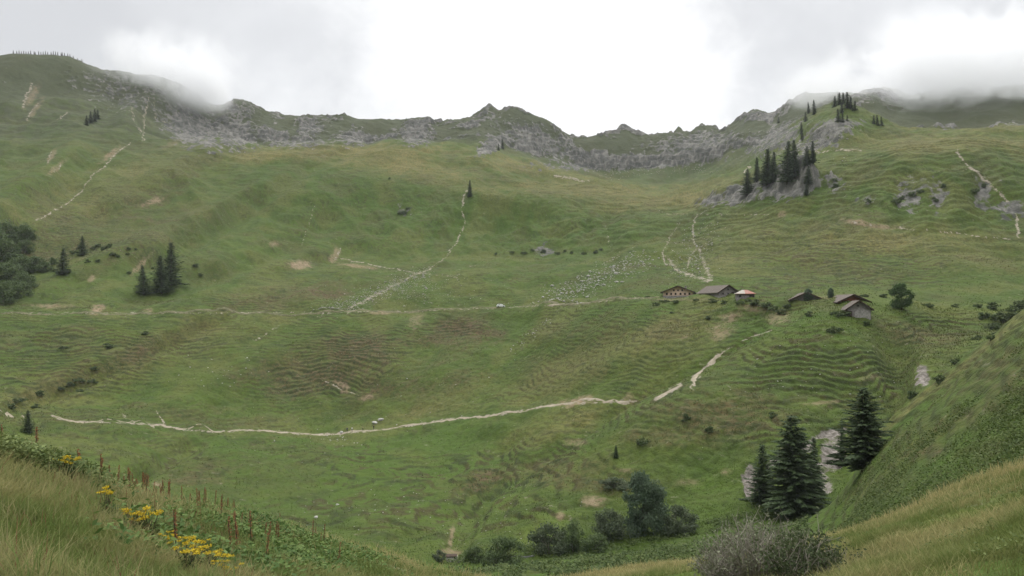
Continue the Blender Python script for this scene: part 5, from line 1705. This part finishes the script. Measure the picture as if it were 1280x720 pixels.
def low_cloud(name, px, py, rng, rx, ry, rz, dens, label, seed, rot=0.0, scale=.017):
    x, y, z = ray(px, py)
    k = rng / math.hypot(x, y)
    bm = bmesh.new()
    bmesh.ops.create_icosphere(bm, subdivisions=4, radius=1)
    for v in bm.verts:
        d = v.co.normalized()
        q = fbm(np.array([d.x * 1.6 + seed]), np.array([d.y * 1.6 + d.z * 1.3]), 3)[0]
        v.co = d * (1 + .12 * q)
    me = bpy.data.meshes.new(name)
    bm.to_mesh(me)
    bm.free()
    o = link(name, me)
    o.location = (x * k, y * k, z * k)
    o.scale = (rx, ry, rz)
    o.rotation_euler = (0, R_(rot), -math.atan2(x, y))
    m = bpy.data.materials.new('low_cloud')
    m.use_nodes = True
    nt = m.node_tree
    nt.nodes.clear()
    out = nt.nodes.new('ShaderNodeOutputMaterial')
    v = nt.nodes.new('ShaderNodeVolumePrincipled')
    v.inputs['Color'].default_value = (.975, .978, .985, 1)
    v.inputs['Anisotropy'].default_value = .3
    nt.links.new(v.outputs[0], out.inputs['Volume'])
    tc = nt.nodes.new('ShaderNodeTexCoord')
    ln = nt.nodes.new('ShaderNodeVectorMath')
    ln.operation = 'LENGTH'
    nt.links.new(tc.outputs['Object'], ln.inputs[0])
    fall = nt.nodes.new('ShaderNodeMapRange')
    fall.interpolation_type = 'SMOOTHSTEP'
    for kk, q in zip(('From Min', 'From Max', 'To Min', 'To Max'), (.15, .95, 1.0, 0.0)):
        fall.inputs[kk].default_value = q
    nt.links.new(ln.outputs['Value'], fall.inputs['Value'])
    g = nt.nodes.new('ShaderNodeNewGeometry')
    no = nt.nodes.new('ShaderNodeTexNoise')
    no.inputs['Scale'].default_value = scale
    no.inputs['Detail'].default_value = 6
    no.inputs['Roughness'].default_value = .68
    no.inputs['Distortion'].default_value = .6
    nt.links.new(g.outputs['Position'], no.inputs['Vector'])
    mr = nt.nodes.new('ShaderNodeMapRange')
    for kk, q in zip(('From Min', 'From Max', 'To Min', 'To Max'), (.36, .62, -.65, .95)):
        mr.inputs[kk].default_value = q
    nt.links.new(no.outputs['Fac'], mr.inputs['Value'])
    ad = nt.nodes.new('ShaderNodeMath')
    ad.operation = 'ADD'
    nt.links.new(fall.outputs[0], ad.inputs[0])
    nt.links.new(mr.outputs[0], ad.inputs[1])
    sub = nt.nodes.new('ShaderNodeMapRange')
    sub.interpolation_type = 'SMOOTHSTEP'
    for kk, q in zip(('From Min', 'From Max', 'To Min', 'To Max'), (.25, 1.25, 0.0, dens)):
        sub.inputs[kk].default_value = q
    nt.links.new(ad.outputs[0], sub.inputs['Value'])
    mu = nt.nodes.new('ShaderNodeMath')
    mu.operation = 'MULTIPLY'
    nt.links.new(sub.outputs[0], mu.inputs[0])
    nt.links.new(fall.outputs[0], mu.inputs[1])
    nt.links.new(mu.outputs[0], v.inputs['Density'])
    me.materials.append(m)
    tag(o, label, 'low_cloud', None, 'stuff')
    return o


low_cloud('low_cloud', 220, 86, 1085, 128, 95, 76, .030, 'pale low cloud hiding the crags at the upper left', 1)
low_cloud('low_cloud', 258, 114, 1075, 66, 60, 38, .026, 'lower tongue of low cloud spilling over the left crags', 3)
low_cloud('low_cloud', 1195, 90, 1080, 255, 150, 104, .030, 'pale low cloud bank over the right ridge', 4)
low_cloud('low_cloud', 1012, 110, 1000, 60, 60, 42, .020, 'wisp of low cloud left of the conical hill', 6)

# ------------------------------------------------------------------ haze
hz = MB()
hz.box(-1500, 1500, -250, 1700, -75, 470)
ho = hz.build('haze', None)
m = bpy.data.materials.new('haze_air')
m.use_nodes = True
nt = m.node_tree
nt.nodes.clear()
out = nt.nodes.new('ShaderNodeOutputMaterial')
v = nt.nodes.new('ShaderNodeVolumePrincipled')
v.inputs['Color'].default_value = (.88, .92, 1.0, 1)
v.inputs['Density'].default_value = .00006
nt.links.new(v.outputs[0], out.inputs['Volume'])
ho.data.materials.append(m)
tag(ho, 'thin bluish air', None, None, 'stuff')

# ------------------------------------------------------------------ sky and sun
SUN_EL, SUN_AZ = R_(52), R_(14)          # behind the cloud, a little right of the view
w = bpy.data.worlds.new('World')
S.world = w
w.use_nodes = True
nt = w.node_tree
bg = nt.nodes['Background']
sky = nt.nodes.new('ShaderNodeTexSky')
sky.sky_type = 'NISHITA'
sky.sun_disc = False
sky.sun_elevation = SUN_EL
sky.sun_rotation = SUN_AZ


def wn(t, **kw):
    o = nt.nodes.new(t)
    for k, q in kw.items():
        setattr(o, k, q)
    return o


tc = wn('ShaderNodeTexCoord')
mp = wn('ShaderNodeMapping')
mp.inputs['Scale'].default_value = (1, 1, 1.5)
nt.links.new(tc.outputs['Generated'], mp.inputs['Vector'])
n1 = wn('ShaderNodeTexNoise')
n1.inputs['Scale'].default_value = 3.4
n1.inputs['Detail'].default_value = 6
n1.inputs['Roughness'].default_value = .52
n1.inputs['Distortion'].default_value = .3
nt.links.new(mp.outputs[0], n1.inputs['Vector'])
nw = wn('ShaderNodeTexNoise')
nw.inputs['Scale'].default_value = 5.5
nw.inputs['Detail'].default_value = 6
nw.inputs['Roughness'].default_value = .6
nt.links.new(tc.outputs['Generated'], nw.inputs['Vector'])
wsub = wn('ShaderNodeVectorMath', operation='SUBTRACT')
wsub.inputs[1].default_value = (.5, .5, .5)
nt.links.new(nw.outputs['Color'], wsub.inputs[0])
wsc = wn('ShaderNodeVectorMath', operation='SCALE')
wsc.inputs['Scale'].default_value = .42
nt.links.new(wsub.outputs[0], wsc.inputs[0])
wad = wn('ShaderNodeVectorMath', operation='ADD')
nt.links.new(tc.outputs['Generated'], wad.inputs[0])
nt.links.new(wsc.outputs[0], wad.inputs[1])
wv = wn('ShaderNodeVectorMath', operation='NORMALIZE')
nt.links.new(wad.outputs[0], wv.inputs[0])
# thin bright cloud around a direction low over the middle of the ridge
gx, gy, gz = ray(800, 90)
gl = math.sqrt(gx * gx + gy * gy + gz * gz)
dot = wn('ShaderNodeVectorMath', operation='DOT_PRODUCT')
dot.inputs[1].default_value = (gx / gl, gy / gl, gz / gl)
nt.links.new(wv.outputs[0], dot.inputs[0])
gr = wn('ShaderNodeMapRange')
for kk, q in zip(('From Min', 'From Max', 'To Min', 'To Max'), (.74, .985, 0.25, 1.28)):
    gr.inputs[kk].default_value = q
nt.links.new(dot.outputs['Value'], gr.inputs['Value'])
nr_ = wn('ShaderNodeMapRange')
for kk, q in zip(('From Min', 'From Max', 'To Min', 'To Max'), (.3, .7, -.42, .42)):
    nr_.inputs[kk].default_value = q
nt.links.new(n1.outputs['Fac'], nr_.inputs['Value'])
acc = nr_.outputs[0]
for (bx, by, c0, c1, amt) in [(1240, 20, .925, .995, -.95), (215, 0, .955, .998, -.36), (470, 0, .985, .999, -.18)]:
    gx2, gy2, gz2 = ray(bx, by)
    gl2 = math.sqrt(gx2 * gx2 + gy2 * gy2 + gz2 * gz2)
    d2 = wn('ShaderNodeVectorMath', operation='DOT_PRODUCT')
    d2.inputs[1].default_value = (gx2 / gl2, gy2 / gl2, gz2 / gl2)
    nt.links.new(wv.outputs[0], d2.inputs[0])
    m2 = wn('ShaderNodeMapRange')
    m2.interpolation_type = 'SMOOTHSTEP'
    for kk, q in zip(('From Min', 'From Max', 'To Min', 'To Max'), (c0, c1, 0.0, amt)):
        m2.inputs[kk].default_value = q
    nt.links.new(d2.outputs['Value'], m2.inputs['Value'])
    a2 = wn('ShaderNodeMath', operation='ADD')
    nt.links.new(acc, a2.inputs[0])
    nt.links.new(m2.outputs[0], a2.inputs[1])
    acc = a2.outputs[0]
ad = wn('ShaderNodeMath', operation='ADD')
nt.links.new(gr.outputs[0], ad.inputs[0])
nt.links.new(acc, ad.inputs[1])
rp = wn('ShaderNodeValToRGB')
cr_ = rp.color_ramp
cr_.elements[0].position = 0.0
cr_.elements[0].color = (.66, .665, .68, 1)
cr_.elements[1].position = 1.0
cr_.elements[1].color = (1.03, 1.03, 1.03, 1)
e = cr_.elements.new(.45)
e.color = (.78, .785, .797, 1)
nt.links.new(ad.outputs[0], rp.inputs['Fac'])
sc_ = wn('ShaderNodeMix', data_type='RGBA', blend_type='MULTIPLY')
sc_.inputs[0].default_value = 1
sc_.inputs[7].default_value = (10, 10, 10, 1)
nt.links.new(rp.outputs['Color'], sc_.inputs[6])
mx = wn('ShaderNodeMix', data_type='RGBA')
mx.inputs[0].default_value = .93
nt.links.new(sky.outputs[0], mx.inputs[6])
sz = wn('ShaderNodeSeparateXYZ')
nt.links.new(tc.outputs['Generated'], sz.inputs[0])
zg = wn('ShaderNodeMapRange')
zg.interpolation_type = 'SMOOTHSTEP'
for kk, q in zip(('From Min', 'From Max', 'To Min', 'To Max'), (.38, .80, 1.0, 2.9)):
    zg.inputs[kk].default_value = q
nt.links.new(sz.outputs['Z'], zg.inputs['Value'])
sc2 = wn('ShaderNodeVectorMath', operation='SCALE')
nt.links.new(sc_.outputs[2], sc2.inputs[0])
nt.links.new(zg.outputs[0], sc2.inputs['Scale'])
nt.links.new(sc2.outputs[0], mx.inputs[7])
nt.links.new(mx.outputs[2], bg.inputs['Color'])
bg.inputs['Strength'].default_value = .1

sl = bpy.data.lights.new('sun', 'SUN')
sl.energy = 1.5
sl.angle = R_(12)
sl.color = (1, .97, .92)
so = bpy.data.objects.new('sun', sl)
COL.objects.link(so)
sd = Vector((math.sin(SUN_AZ) * math.cos(SUN_EL), math.cos(SUN_AZ) * math.cos(SUN_EL), math.sin(SUN_EL)))
so.rotation_euler = sd.to_track_quat('Z', 'Y').to_euler()

# ------------------------------------------------------------------ render settings
S.view_settings.view_transform = 'Standard'
S.view_settings.look = 'None'
S.view_settings.exposure = 0.14
S.view_settings.gamma = 1
S.render.engine = 'CYCLES'
S.cycles.use_denoising = True
S.cycles.max_bounces = 10
S.cycles.diffuse_bounces = 3
S.cycles.transparent_max_bounces = 8
S.cycles.volume_bounces = 10
S.cycles.volume_step_rate = 2
S.cycles.volume_max_steps = 96
